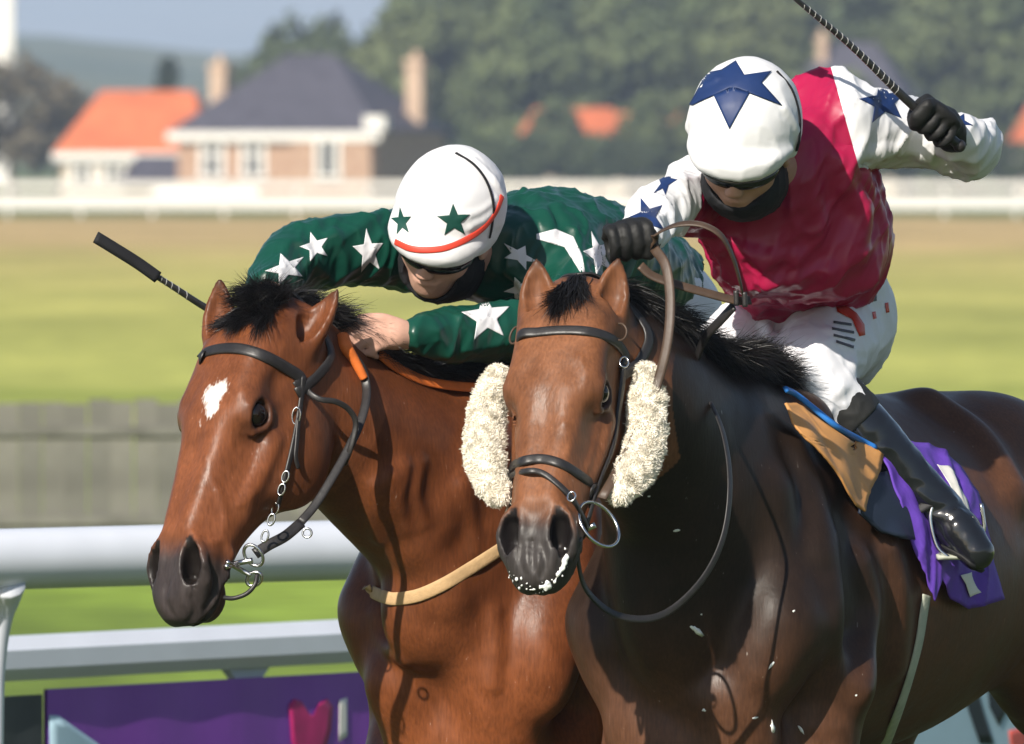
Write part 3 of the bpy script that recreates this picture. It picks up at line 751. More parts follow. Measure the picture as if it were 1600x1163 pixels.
spec = [('olive brown shrubby tree at the left edge beside the orange roof', 20, 640, 7.6, 'C', 1.15), ('small bare brown tree left of the orange-roofed cottage', 90, 690, 5.6, 'C', 1.0), ('small dark conifer above the orange roof', 262, 700, 7.4, 'D', 1.1),
        ('tall dark tree rising behind the slate roof', 470, 720, 10.0, 'B', .9), ('green tree between the tall dark tree and the right chimney', 520, 712, 9.0, 'B', 1.0), ('pale green tree just left of the right chimney', 605, 705, 9.3, 'A', 1.0), ('dark tree just left of the tallest tree over the slate roof', 415, 715, 8.2, 'B', 1.0), (tl % 'right of the slate roof peak', 560, 700, 8.6, 'B', 1.1),
        (tl % 'behind the right chimney', 655, 690, 10.6, 'A', 1.0), (tl % 'above the green rider cap', 745, 705, 12.5, 'B', 1.05), (tl % 'left of the small orange roofs', 820, 680, 11.0, 'A', 1.0),
        (tl % 'over the small orange roofs', 905, 700, 13.0, 'B', 1.1), (tl % 'right of the small orange roofs', 985, 690, 12.0, 'A', 1.0), (tl % 'left of the red rider cap', 1055, 705, 13.5, 'B', 1.0),
        (tl % 'behind the red rider cap', 1150, 690, 12.2, 'A', 1.1), (tl % 'below the raised whip', 1235, 712, 13.0, 'B', 1.0), (tl % 'behind the tall dark roof', 1325, 720, 14.5, 'A', 1.1),
        (tl % 'above the whip hand', 1420, 695, 13.5, 'B', 1.1), (tl % 'right of the whip hand', 1510, 690, 12.5, 'A', 1.0), (tl % 'at the right edge', 1590, 700, 13.5, 'B', 1.1),
        (tl % 'beyond the right edge', 1690, 690, 13, 'A', 1.1), (tl % 'deep in the middle', 860, 760, 15.5, 'A', 1.2), (tl % 'deep at the right', 1280, 770, 16.5, 'B', 1.2), (tl % 'deep behind the whip', 1080, 775, 16.5, 'A', 1.2),
        (tl % 'deep at the far right', 1500, 765, 16.5, 'A', 1.2), (tl % 'deep behind the right chimney', 700, 770, 12.5, 'B', 1.1)]
spec += [('bushy tree in front of the tall dark-roofed house', 1300, 655, 6.6, 'A', 1.3), ('slim dark tree between the small orange roofs', 868, 648, 4.9, 'B', .9), ('round green tree beside the white gable', 1035, 648, 5.6, 'A', 1.2)]
for sp in spec: tree(*sp)
for i, px in enumerate((700, 760, 815, 870, 935, 1000, 1400, 1470, 1535, 1600)):
    tree('low dark hedge bush along the far rail, %s' % ['left of the green rider back', 'over the green rider shoulder', 'left of the small cottages', 'under the small orange roof', 'under the white gable', 'left of the red rider sleeve', 'right of the red rider back', 'under the whip hand', 'right of the whip elbow', 'at the right edge'][i], px, 640, rnd.uniform(2.6, 3.6), 'B', 1.4, 'hedge bushes along the far rail')

# the wood goes on beyond both edges of the view: one mass
wv = []; wf = []; wn = 0
base = [(np.array([v.co[:] for v in me.vertices]), np.array([p.vertices[:] for p in me.polygons])) for me in (CM['A'][0], CM['B'][1])]
for i in range(46):
    v_, f_ = base[i % 2]; sx = -1 if i % 2 else 1; hh = rnd.uniform(8, 14); a_ = rnd.uniform(0, 6.28); R_ = np.array([[math.cos(a_), -math.sin(a_), 0], [math.sin(a_), math.cos(a_), 0], [0, 0, 1]])
    x_ = sx*(36+i*3.0+rnd.uniform(-2, 2)); wv.append((v_@R_.T)*np.array([hh*1.15, hh*1.15, hh])+V(x_, 700+rnd.uniform(-20, 50), -.5)); wf.append(f_+wn); wn += len(v_)
wd = mesh_obj('wood', np.vstack(wv), np.vstack(wf).astype(np.int32), M['leafB'], None, smooth=False); tag(wd, 'woodland running on beyond the edges of the view', 'wood', kind='stuff')
# ------------------------------------------------------------------ horses
UP = V(0, 0, 1)
class Head:
    def __init__(s, poll, lip, yaw, roll=0.0, scale=1.0):
        s.O = poll; s.A = nrm(lip-poll); s.len = np.linalg.norm(lip-poll)
        D = V(-math.sin(yaw), -math.cos(yaw), 0); D = nrm(D-(D@s.A)*s.A)
        L = np.cross(s.A, D)
        if L[0] < 0: L = -L
        s.D = math.cos(roll)*D+math.sin(roll)*L; s.L = math.cos(roll)*L-math.sin(roll)*D
        s.k = s.len/0.60*scale
    def __call__(s, t, u, v): return s.O+s.k*(t*s.A+u*s.L+v*s.D)
    def local(s, p):
        q = (np.asarray(p)-s.O)/s.k
        return q@s.A, q@s.L, q@s.D
    @property
    def R(s): return np.array([s.A, s.L, s.D])
HT = np.array([  # t, v_top, v_bot, half width, exponent
 [-0.06, -0.03, -0.16, 0.065, 2.0], [0.00, -0.004, -0.190, 0.078, 2.1], [0.06, 0.010, -0.215, 0.088, 2.2], [0.12, 0.019, -0.235, 0.094, 2.3],
 [0.18, 0.021, -0.245, 0.090, 2.4], [0.24, 0.018, -0.232, 0.091, 2.4], [0.30, 0.012, -0.198, 0.089, 2.4], [0.36, 0.007, -0.158, 0.081, 2.4],
 [0.42, 0.003, -0.133, 0.072, 2.3], [0.48, -0.001, -0.127, 0.064, 2.3], [0.53, -0.010, -0.120, 0.056, 2.2], [0.57, -0.026, -0.106, 0.045, 2.1], [0.595, -0.055, -0.098, 0.022, 2.0]])
def build_head(F, H, mouth=0.0):
    k = H.k
    lo = np.array([H(t, u, v) for t in (-.1, .66) for u in (-.14, .14) for v in (-.3, .08)])
    sl, X, Y, Z = F.box(lo.min(0), lo.max(0))
    x, y, z = X-H.O[0], Y-H.O[1], Z-H.O[2]
    t = (x*H.A[0]+y*H.A[1]+z*H.A[2])/k; u = (x*H.L[0]+y*H.L[1]+z*H.L[2])/k; v = (x*H.D[0]+y*H.D[1]+z*H.D[2])/k
    tc = np.clip(t, HT[0, 0], HT[-1, 0])
    it = lambda c: np.interp(tc, HT[:, 0], HT[:, c])
    # smooth the tables a little by averaging shifted lookups
    def its(c):
        return (np.interp(tc-0.02, HT[:, 0], HT[:, c])+2*np.interp(tc, HT[:, 0], HT[:, c])+np.interp(tc+0.02, HT[:, 0], HT[:, c]))/4
    top, bot, wd, ex = its(1), its(2), its(3), it(4)
    b = (top-bot)/2; vc = (top+bot)/2
    vv = (v-vc)/b
    # section: narrower on the nasal bone and under the jaw
    nar = np.interp(tc, [0, .15, .24, .34, .44, .52, .6], [.0, .0, .06, .13, .14, .08, .0])
    ww = wd*(1-nar*np.clip(vv, 0, 1)**1.4-0.20*np.clip(-vv, 0, 1)**1.5)
    q = (np.abs(u/ww)**ex+np.abs(vv)**ex)**(1/ex)
    d = (q-1)*np.minimum(b, ww)*0.9
    endd = np.maximum(np.abs(t-tc)-0.0, 0)
    d = np.sqrt(np.maximum(d, 0)**2+endd**2)+np.minimum(d, 0)*(endd <= 0)
    F.comb(sl, d*k, 0.03, '+')
    E = lambda t, u, v, r, kk=.02, op='+', R=None: F.ell(H(t, u, v), np.array(r)*k, H.R if R is None else R, kk, op)
    C = lambda a, b_, ra, rb, kk=.015, op='+', **q_: F.cone(H(*a), H(*b_), ra*k, rb*k, kk, op, **q_)
    CH = lambda pts, rs, kk=.01, op='+': F.chain([H(*p) for p in pts], np.array(rs)*k, k=kk, op=op)
    for s in (-1, 1):
        E(.215, s*.058, -.165, (.095, .034, .078), .035)              # masseter
        E(.192, s*.074, -.022, (.047, .026, .034), .03)               # orbit
        CH([(.150, s*.060, .010), (.178, s*.074, .010), (.205, s*.078, .000)], [.008, .010, .008], .025)   # brow ridge
        CH([(.225, s*.086, -.078), (.290, s*.080, -.074), (.350, s*.072, -.066)], [.010, .009, .006], .03)   # facial crest
        CH([(.22, s*.040, .002), (.33, s*.030, -.004), (.44, s*.024, -.006)], [.014, .012, .010], .04)       # nasal bone edge
        E(.080, s*.062, -.010, (.06, .022, .026), .035)               # temple
        E(.030, s*.064, -.06, (.055, .030, .06), .035)
        E(.140, s*.096, -.030, (.022, .008, .014), .025, '-')          # hollow above the eye
        E(.300, s*.092, -.034, (.06, .010, .022), .035, '-')          # hollow in front of the crest
        E(.498, s*.046, -.036, (.044, .025, .034), .025)              # nostril wing
        E(.540, s*.034, -.060, (.042, .026, .040), .025)
        E(.556, s*.028, -.090, (.034, .021, .021), .02)               # lip corners
        CH([(.460, s*.060, -.085), (.500, s*.058, -.092), (.545, s*.048, -.088)], [.010, .012, .010], .02)
    E(.13, 0, -.004, (.10, .070, .030), .05)                           # forehead
    E(.566, 0, -.064, (.038, .044, .042), .025)                       # upper lip
    E(.532, 0, -.124, (.040, .032, .024), .018)                        # chin
    for s in (-1, 1):                                                 # eye sockets and nostrils
        E(.197, s*.095, -.024, (.030, .018, .024), .006, '-')
        CH([(.160, s*.083, -.026), (.174, s*.091, -.006), (.196, s*.094, .004), (.218, s*.092, -.006), (.235, s*.086, -.027)], [.004, .0060, .0074, .0058, .004], .009)
        CH([(.160, s*.083, -.026), (.178, s*.093, -.045), (.198, s*.097, -.052), (.218, s*.095, -.046), (.237, s*.087, -.030)], [.004, .004, .0050, .0042, .004], .009)
        ring = [(.456, .040, -.004), (.476, .060, -.008), (.505, .072, -.024), (.532, .068, -.046), (.548, .050, -.054), (.536, .032, -.036), (.500, .024, -.010), (.456, .040, -.004)]
        CH([(a, s*b_, c) for a, b_, c in ring], [.007, .009, .010, .010, .009, .008, .007, .007], .014)
        CH([(.470, s*.045, .006), (.490, s*.050, .002), (.513, s*.052, -.012), (.533, s*.046, -.030)], [.008, .017, .020, .015], .005, '-')
        CH([(.492, s*.048, -.012), (.514, s*.044, -.030), (.522, s*.036, -.040)], [.015, .018, .012], .005, '-')
    for s in (-1, 1):                                                 # mouth slit
        CH([(.470, s*.062, -.094), (.53, s*.054, -.098), (.585, s*.034, -.098), (.606, 0, -.094)], [.005, .010, .011, .010], .006, '-')
EARS = []
def build_ear(F, base, tip, out, w=0.036, k=0.012):
    EARS.append((base, tip))
    """leaf-shaped ear with an open, hollow front; out = direction the opening faces"""
    ax = nrm(tip-base); L = np.linalg.norm(tip-base); out = nrm(out-(out@ax)*ax); sd = np.cross(ax, out)
    ts = np.array([-.12, 0.0, .2, .4, .6, .8, .93, 1.0]); ws = np.array([.62, .76, 1.0, .96, .76, .45, .20, .05])*w
    bend = np.array([0, 0, .01, .012, .008, 0, -.012, -.022])*L*2
    pts = [base+ax*L*t-out*b_ for t, b_ in zip(ts, bend)]
    F.chain(spline(np.array(pts), 3), np.interp(np.linspace(0, 1, 22), np.linspace(0, 1, len(ws)), ws), k=k, lat=out, ratio=0.62)
    ip = [base+ax*L*t+out*(w*o-b_) for t, b_, o in zip(ts[2:7], bend[2:7], [.60, .52, .48, .40, .3])]
    iw = np.array([.50, .66, .58, .36, .12])*w
    F.chain(spline(np.array(ip), 3), np.interp(np.linspace(0, 1, 13), np.linspace(0, 1, 5), iw), k=.006, op='-', lat=out, ratio=0.8)

class Horse:
    def __init__(s, wither, fwd, head, neck_mid, h=0.006, lo=None, hi=None):
        s.W = V(wither[0], wither[1], 0); s.f = nrm(V(fwd[0], fwd[1], 0)); s.l = V(-s.f[1], s.f[0], 0)
        if s.l[0] < 0: s.l = -s.l
        s.H = head; s.zo = wither[2]-1.585
        s.F = Field(lo, hi, h*3); s.neck_mid = neck_mid
    def B(s, a, b, c): return s.W+a*s.f+b*s.l+V(0, 0, c+s.zo)
    def local(s, p):
        q = np.asarray(p)-s.W
        return q@s.f, q@s.l, q[..., 2]-s.zo
def build_body(hs, legs):
    F, B, H = hs.F, hs.B, hs.H
    R = np.array([hs.f, hs.l, UP])
    E = lambda a, b, c, r, k=.06, op='+', tilt=0: F.ell(B(a, b, c), r, rot_tilt(R, tilt), k, op)
    # barrel
    F.tube([B(.20, 0, 1.20), B(.02, 0, 1.215), B(-.22, 0, 1.20), B(-.48, 0, 1.20), B(-.74, 0, 1.235), B(-.96, 0, 1.27), B(-1.14, 0, 1.24)],
           [.15, .215, .262, .285, .275, .255, .17], [.26, .325, .335, .318, .295, .27, .22], k=.05, n=5)
    F.cone(B(.10, 0, 1.47), B(-.22, 0, 1.50), .08, .075, .10)         # withers
    F.cone(B(-.22, 0, 1.48), B(-.70, 0, 1.475), .07, .07, .08)
    for s in (-1, 1):
        E(-.90, s*.085, 1.375, (.22, .15, .175), .06)                  # croup
        E(-1.14, s*.12, 1.22, (.15, .125, .24), .06)                  # buttock
        E(-1.00, s*.16, 1.13, (.19, .11, .21), .06, tilt=-.3)         # thigh
        F.cone(B(.02, s*.10, 1.50), B(.24, s*.165, 1.14), .075, .10, .05)       # shoulder blade
        E(.03, s*.15, 1.17, (.15, .085, .20), .05, tilt=.5)           # triceps
        E(.265, s*.145, 1.07, (.085, .075, .10), .05)                 # point of shoulder
        E(.275, s*.085, .96, (.09, .085, .13), .04)                  # breast
        E(.12, s*.09, .87, (.17, .09, .10), .05)
    F.ell(B(.18, 0, .90), (.15, .12, .14), R, .06)
    F.ell(B(.24, 0, .88), (.13, .11, .17), R, .06)
    # neck
    p0 = H(.03, 0, -.10)-hs.H.A*0.0
    nm, rls, rds = hs.neck_mid
    pts = [B(.10, 0, 1.30), B(.20, 0, 1.36)]+list(nm)+[p0]
    F.tube(pts, rls, rds, k=.05, n=6)
    # legs
    for up_pts, rad in legs:
        F.chain(spline(np.c_[np.array([B(*q) for q in up_pts]), rad], 4)[:, :3], spline(np.c_[np.array([B(*q) for q in up_pts]), rad], 4)[:, 3], k=.03)
def rot_tilt(R, a):
    if not a: return R
    c, s = math.cos(a), math.sin(a)
    return np.array([c*R[0]+s*R[2], R[1], -s*R[0]+c*R[2]])
def foreleg(s, knee, fet, hoof):
    return ([(.08, s*.17, 1.02), (.10, s*.17, .90), knee, fet, hoof], [.105, .088, .048, .038, .05])
def hindleg(s, stifle, hock, fet, hoof):
    return ([(-1.02, s*.15, 1.14), stifle, hock, fet, hoof], [.16, .12, .055, .04, .05])
def smooth01(x, a, b): t = np.clip((x-a)/(b-a), 0, 1); return t*t*(3-2*t)
HRES = 0.0055
# ---- nearer horse (right in the picture)
RHh = Head(P(886, 468, 0.02), P(824, 893, -0.28), math.radians(17), 0.0)
RH = Horse(P(1175, 600, .68), (-.44, -.898), RHh, ([P(1075, 740, .40), P(985, 620, .19)], [.17, .175, .145, .110, .088], [.25, .28, .215, .160, .115]), h=HRES,
           lo=(-.12, -.45, -.02), hi=(1.35, 2.35, 1.88))
build_body(RH, [foreleg(-1, (.38, -.16, .62), (.55, -.16, .32), (.62, -.16, .20)), foreleg(1, (.10, .17, .52), (.06, .17, .20), (.10, .17, .04)),
                hindleg(-1, (-.80, -.17, .86), (-.98, -.16, .52), (-.80, -.15, .18), (-.74, -.15, .05)), hindleg(1, (-1.06, .17, .98), (-1.40, .16, .80), (-1.62, .15, .52), (-1.66, .15, .40))])
RH.F = RH.F.refine()
def blob(F, px, py, r, dep, k=.05, op='+'):
    F.ell(F.hit(px, py)+V(0, dep, 0), r, None, k, op)
for path, r, k in (([(1203, 770), (1212, 880), (1216, 960), (1192, 1050)], .034, .06), ([(1282, 850), (1296, 950), (1288, 1060)], .024, .05), ([(1338, 880), (1352, 960), (1342, 1080)], .022, .045),
                   ([(1382, 860), (1398, 930), (1392, 1040)], .020, .045), ([(1232, 700), (1262, 780), (1272, 860)], .022, .05), ([(1100, 1090), (1150, 1100), (1180, 1160)], .035, .05), ([(1450, 640), (1520, 690), (1572, 770)], .035, .06)):
    RH.F.ridge(path, r, k, .9)
build_head(RH.F, RHh)
build_ear(RH.F, P(840, 500, .03), P(839, 404, .05), V(-.15, -1, .1), .036)
build_ear(RH.F, P(950, 502, .03), P(966, 402, .05), V(.2, -1, .1), .036)
# ---- farther horse (left in the picture)
LHh = Head(P(386, 498, .62), P(240, 946, .38), math.radians(46), 0.0)
LH = Horse(P(804, 590, 1.28), (-.36, -.93), LHh, ([P(668, 750, .98), P(548, 676, .82)], [.17, .17, .14, .110, .088], [.25, .26, .20, .150, .115]), h=HRES,
           lo=(-.78, .25, -.02), hi=(.95, 2.95, 1.88))
build_body(LH, [foreleg(-1, (.34, -.17, .66), (.20, -.17, .42), (.10, -.17, .46)), foreleg(1, (.38, .06, .62), (.50, .04, .36), (.58, .04, .26)),
                hindleg(-1, (-.80, -.17, .86), (-.98, -.16, .52), (-.80, -.15, .18), (-.74, -.15, .05)), hindleg(1, (-1.06, .17, .98), (-1.40, .16, .80), (-1.62, .15, .52), (-1.66, .15, .40))])
LH.F = LH.F.refine()
blob(LH.F, 757, 1040, (.050, .05, .110), .02); blob(LH.F, 630, 1070, (.070, .06, .075), .02); blob(LH.F, 655, 960, (.07, .05, .09), .03, .06); blob(LH.F, 850, 1040, (.06, .06, .10), .03)
for path, r, k in (([(600, 760), (640, 840), (700, 920)], .030, .06), ([(760, 700), (700, 790), (650, 850)], .025, .06)): LH.F.ridge(path, r, k, .75)
for path, r in (([(610, 745), (600, 790), (612, 830)], .006), ([(632, 730), (622, 780), (634, 825)], .006), ([(655, 725), (648, 770), (660, 815)], .006), ([(585, 760), (582, 800), (592, 840)], .005), ([(720, 760), (735, 820), (740, 860)], .007), ([(770, 960), (775, 1010), (768, 1070)], .009), ([(590, 960), (600, 1000), (630, 1030)], .008)): LH.F.ridge(path, r, .025, .8)
build_head(LH.F, LHh)
build_ear(LH.F, P(343, 545, .66), P(344, 434, .68), V(-.2, -1, .1), .036)
build_ear(LH.F, P(452, 558, .60), P(532, 452, .62), V(-.5, -.8, .4), .038)
# raised veins and skin folds on the faces
for path, r in (([(322, 715), (340, 765), (372, 790), (395, 770)], .0035), ([(340, 765), (352, 812), (345, 838)], .003), ([(408, 700), (395, 745), (372, 790)], .0035), ([(330, 850), (352, 845), (362, 868)], .004)): LH.F.ridge(path, r, .008, .35)
for path, r in (([(882, 660), (890, 690), (884, 720)], .003), ([(905, 560), (915, 585), (912, 610)], .0035), ([(800, 640), (808, 700), (812, 720)], .003), ([(935, 660), (925, 705), (915, 735)], .0035)): RH.F.ridge(path, r, .008, .35)
for path, r in (([(328, 876), (336, 915), (322, 952)], .004), ([(300, 935), (305, 955), (296, 972)], .003), ([(262, 912), (258, 936), (268, 960)], .003)): LH.F.ridge(path, r, .010, .1, '-')
for path, r in (([(846, 852), (852, 878), (846, 900)], .0035), ([(814, 848), (812, 876), (820, 898)], .0035), ([(876, 852), (880, 868), (874, 886)], .003), ([(832, 846), (832, 872), (833, 890)], .003)): RH.F.ridge(path, r, .010, .1, '-')
print('fields', time.time()-T0)
# ------------------------------------------------------------------ horses as objects: coat, eyes, hair
def coat_mat(name, rough=.40, star=False):
    m = bpy.data.materials.new(name); m.use_nodes = True; N, L = m.node_tree.nodes, m.node_tree.links; b = N['Principled BSDF']
    b.inputs['Specular IOR Level'].default_value = .22; b.inputs['Sheen Weight'].default_value = .0; b.inputs['Sheen Roughness'].default_value = .4
    g = N.new('ShaderNodeNewGeometry'); at = N.new('ShaderNodeAttribute'); at.attribute_name = 'Col'
    n1 = N.new('ShaderNodeTexNoise'); n1.inputs['Scale'].default_value = 22; n1.inputs['Detail'].default_value = 6; L.new(g.outputs['Position'], n1.inputs['Vector'])
    n0 = N.new('ShaderNodeTexNoise'); n0.inputs['Scale'].default_value = 5; n0.inputs['Detail'].default_value = 4; L.new(g.outputs['Position'], n0.inputs['Vector'])
    # short hair: strongly stretched noise running down the body
    mp = N.new('ShaderNodeMapping'); mp.inputs['Scale'].default_value = (210, 210, 34); mp.inputs['Rotation'].default_value = (.5, .35, 0); L.new(g.outputs['Position'], mp.inputs[0])
    n2 = N.new('ShaderNodeTexNoise'); n2.inputs['Scale'].default_value = 1; n2.inputs['Detail'].default_value = 2; L.new(mp.outputs[0], n2.inputs['Vector'])
    def rng(src, a, b_, c, d):
        r = N.new('ShaderNodeMapRange'); r.inputs[1].default_value = a; r.inputs[2].default_value = b_; r.inputs[3].default_value = c; r.inputs[4].default_value = d; L.new(src, r.inputs[0]); return r.outputs[0]
    def mul(a, c):
        x = N.new('ShaderNodeMath'); x.operation = 'MULTIPLY'; L.new(a, x.inputs[0]); L.new(c, x.inputs[1]); return x.outputs[0]
    f = mul(mul(rng(n1.outputs[0], .3, .7, .82, 1.18), rng(n0.outputs[0], .3, .7, .80, 1.22)), rng(n2.outputs[0], .25, .75, .78, 1.22))
    mx = N.new('ShaderNodeMix'); mx.data_type = 'RGBA'; mx.blend_type = 'MULTIPLY'; mx.inputs[0].default_value = 1; L.new(at.outputs['Color'], mx.inputs[6]); L.new(f, mx.inputs[7])
    col = mx.outputs[2]
    # white marking (alpha of the attribute holds its soft shape)
    ad = N.new('ShaderNodeMath'); ad.operation = 'ADD'; L.new(at.outputs['Alpha'], ad.inputs[0]); L.new(rng(n2.outputs[0], .2, .8, -.30, .30), ad.inputs[1])
    n3 = N.new('ShaderNodeTexNoise'); n3.inputs['Scale'].default_value = 70; n3.inputs['Detail'].default_value = 3; L.new(g.outputs['Position'], n3.inputs['Vector'])
    ad2 = N.new('ShaderNodeMath'); ad2.operation = 'ADD'; L.new(ad.outputs[0], ad2.inputs[0]); L.new(rng(n3.outputs[0], .2, .8, -.22, .22), ad2.inputs[1])
    mk = rng(ad2.outputs[0], .30, .74, 0, 1)
    m2 = N.new('ShaderNodeMix'); m2.data_type = 'RGBA'; L.new(mk, m2.inputs[0]); L.new(col, m2.inputs[6]); m2.inputs[7].default_value = (.72, .68, .64, 1)
    L.new(m2.outputs[2], b.inputs['Base Color'])
    L.new(rng(mul(rng(n1.outputs[0], .3, .7, .85, 1.15), rng(n0.outputs[0], .3, .7, .8, 1.2)), .7, 1.35, rough-.10, rough+.16), b.inputs['Roughness'])
    bp = N.new('ShaderNodeBump'); bp.inputs['Strength'].default_value = .35; bp.inputs['Distance'].default_value = .0012; L.new(n2.outputs[0], bp.inputs['Height'])
    b2 = N.new('ShaderNodeBump'); b2.inputs['Strength'].default_value = .35; b2.inputs['Distance'].default_value = .004; L.new(n1.outputs[0], b2.inputs['Height']); L.new(bp.outputs[0], b2.inputs['Normal'])
    n4 = N.new('ShaderNodeTexNoise'); n4.noise_type = 'RIDGED_MULTIFRACTAL'; n4.inputs['Scale'].default_value = 7; n4.inputs['Detail'].default_value = 3; L.new(g.outputs['Position'], n4.inputs['Vector'])
    b3 = N.new('ShaderNodeBump'); b3.inputs['Strength'].default_value = .22; b3.inputs['Distance'].default_value = .006; L.new(n4.outputs[0], b3.inputs['Height']); L.new(b2.outputs[0], b3.inputs['Normal'])
    L.new(b3.outputs[0], b.inputs['Normal'])
    return m
def mixc(a, b, t): return a*(1-t[:, None])+np.asarray(b)[None]*t[:, None]
def coat(hs, v, body, face, neckc, muzzle, black, star=None):
    H = hs.H; t, u, w = H.local(v); a, b, c = hs.local(v)
    col = np.tile(np.asarray(body, float), (len(v), 1))
    inhead = smooth01(t, -.02, .10)*(np.abs(u) < .16)*(w > -.32)*(w < .12)*(t < .7)
    n = noise3(v[:, 0], v[:, 1], v[:, 2], 9, 3)
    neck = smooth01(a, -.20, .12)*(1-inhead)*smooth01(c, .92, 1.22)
    col = mixc(col, neckc, neck*.9)  # neck tone; on the dark bay it is shade painted into the coat
    col = mixc(col, face, inhead)
    eye = np.exp(-(((t-.197)/.046)**2+((np.abs(u)-.086)/.03)**2+((w+.028)/.036)**2)); col = mixc(col, black, np.clip(eye*1.05, 0, .85))
    mz = smooth01(t+.010*n+.10*np.maximum(0, -w-.03), .445, .515)*inhead; col = mixc(col, muzzle, mz)
    hc = np.array([(.470, .045, .006, .008), (.490, .050, .002, .017), (.513, .052, -.012, .020), (.533, .046, -.030, .015), (.492, .048, -.012, .015), (.514, .044, -.030, .018), (.522, .036, -.040, .012)]); pl = np.stack([t, np.abs(u), w], 1)
    for i in (0, 1, 2, 4, 5):
        a_, b_ = hc[i, :3], hc[i+1, :3]; s_ = np.clip(((pl-a_)@(b_-a_))/((b_-a_)@(b_-a_)), 0, 1); dd = np.linalg.norm(pl-a_-s_[:, None]*(b_-a_), axis=1)-(hc[i, 3]+s_*(hc[i+1, 3]-hc[i, 3]))
        col = mixc(col, black, (1-smooth01(dd, .0005, .0035))*inhead)
    col = mixc(col, black, np.exp(-((w+.0965)/.007)**2)*smooth01(t, .455, .48)*inhead*.95)          # line of the mouth
    nos = smooth01(t, .47, .50)*np.exp(-(((t-.510)/.034)**2+((np.abs(u)-.048)/.017)**2+((w+.030)/.024)**2)); col = mixc(col, black, np.clip(nos*1.3, 0, 1))
    col = mixc(col, black, smooth01(-c, -.72, -.50))                                         # dark points on the legs
    for e0, e1 in EARS:
        ax = e1-e0; s_ = np.clip(((v-e0)@ax)/(ax@ax), 0, 1); d_ = np.linalg.norm(v-e0-s_[:, None]*ax, axis=1); m_ = (1-smooth01(d_, .045, .065))
        col = mixc(col, np.asarray(face)*.85, m_); col = mixc(col, black, m_*smooth01(s_, .75, 1.0)*.7)
    al = np.zeros(len(v))
    if star is not None: al = star(t, u, w)*inhead
    return np.c_[col, al]
def make_horse(hs, label, m, coatargs, star=None):
    root = empty('horse', tuple(hs.W)); tag(root, label, 'horse')
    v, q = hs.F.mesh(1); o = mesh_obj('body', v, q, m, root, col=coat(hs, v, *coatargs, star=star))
    for s_ in (-1, 1):
        c = hs.H(.197, s_*.0765, -.024); bm = bmesh.new(); bmesh.ops.create_uvsphere(bm, u_segments=20, v_segments=14, radius=.0255*hs.H.k)
        me = bpy.data.meshes.new('eye'); bm.to_mesh(me); bm.free(); me.materials.append(M['eye']); me.polygons.foreach_set('use_smooth', np.ones(len(me.polygons), bool))
        e = bpy.data.objects.new('eye', me); link(e, root); e.location = Vector(c)-Vector(root.location)
    return root, bvh_of(v, q)
def strands(name, roots, length, m, parent, seed, width=.0022, n_per=14, spread=.02, nseg=6, sag=.6, wild=.25):
    """hair as narrow tapering ribbons; roots: (point, direction, length factor)"""
    rr = np.random.RandomState(seed); n = len(roots)*n_per
    nz = lambda a: a/np.maximum(np.linalg.norm(a, axis=1), 1e-9)[:, None]
    p = np.repeat(np.array([r[0] for r in roots]), n_per, 0); d = nz(np.repeat(np.array([r[1] for r in roots]), n_per, 0)); lf = np.repeat([r[2] for r in roots], n_per)
    clump = np.repeat(rr.normal(size=(len(roots), 3))*.07, n_per, 0)
    L = length*lf*rr.uniform(.5, 1.15, n); x = p+rr.normal(size=(n, 3))*spread*V(1, 1, .6); dd = nz(d+rr.normal(size=(n, 3))*wild); sd = nz(np.cross(dd, rr.normal(size=(n, 3)))); st = (L/nseg)[:, None]; curl = rr.normal(size=(n, 3))*.05+clump
    rows = []
    for i in range(nseg+1):
        wv = width*(1-(i/nseg)**1.5*.9); rows += [x-sd*wv, x+sd*wv]; x = x+dd*st; dd = nz(dd+V(0, 0, -1)*sag*st*7+curl)
    vs = np.stack(rows, 1).reshape(-1, 3); k = 2*(nseg+1); base = (np.arange(n)*k)[:, None]
    fs = np.concatenate([base+np.array([[2*i, 2*i+1, 2*i+3, 2*i+2]]) for i in range(nseg)])
    o = mesh_obj(name, vs, fs.astype(np.int32), m, parent); return o
rng_ = np.random.RandomState(4)
def star_fn(t, u, w):
    d = np.sqrt(((t-.185)/.036)**2+((u-.024)/.023)**2)+.22*np.sin(np.arctan2(t-.185, u-.024)*3+.6); top = 1-smooth01(d, .5, 1.5)
    strp = np.exp(-((u-.0)/.006)**2)*smooth01(t, .17, .2)*(1-smooth01(t, .20, .30))*.30
    return np.clip(top*.95+strp, 0, 1)*(w > -.04)
M['coatL'] = coat_mat('bay coat', .38); M['coatR'] = coat_mat('dark bay coat', .42)
LHo, LHb = make_horse(LH, 'bright bay racehorse with a white star, head turned left by the rail', M['coatL'],
                      ((.172, .052, .018), (.172, .057, .023), (.115, .036, .013), (.042, .033, .032), (.012, .009, .008)), star=star_fn)
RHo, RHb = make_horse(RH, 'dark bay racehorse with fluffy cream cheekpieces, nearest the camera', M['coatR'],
                      ((.098, .043, .023), (.178, .070, .031), (.012, .009, .007), (.042, .036, .034), (.010, .008, .008)))  # near-black third colour: shadow on neck and front shoulder painted into the coat
def on(b, p, off=0.0):
    q, n = near(p, b); return q+n*off
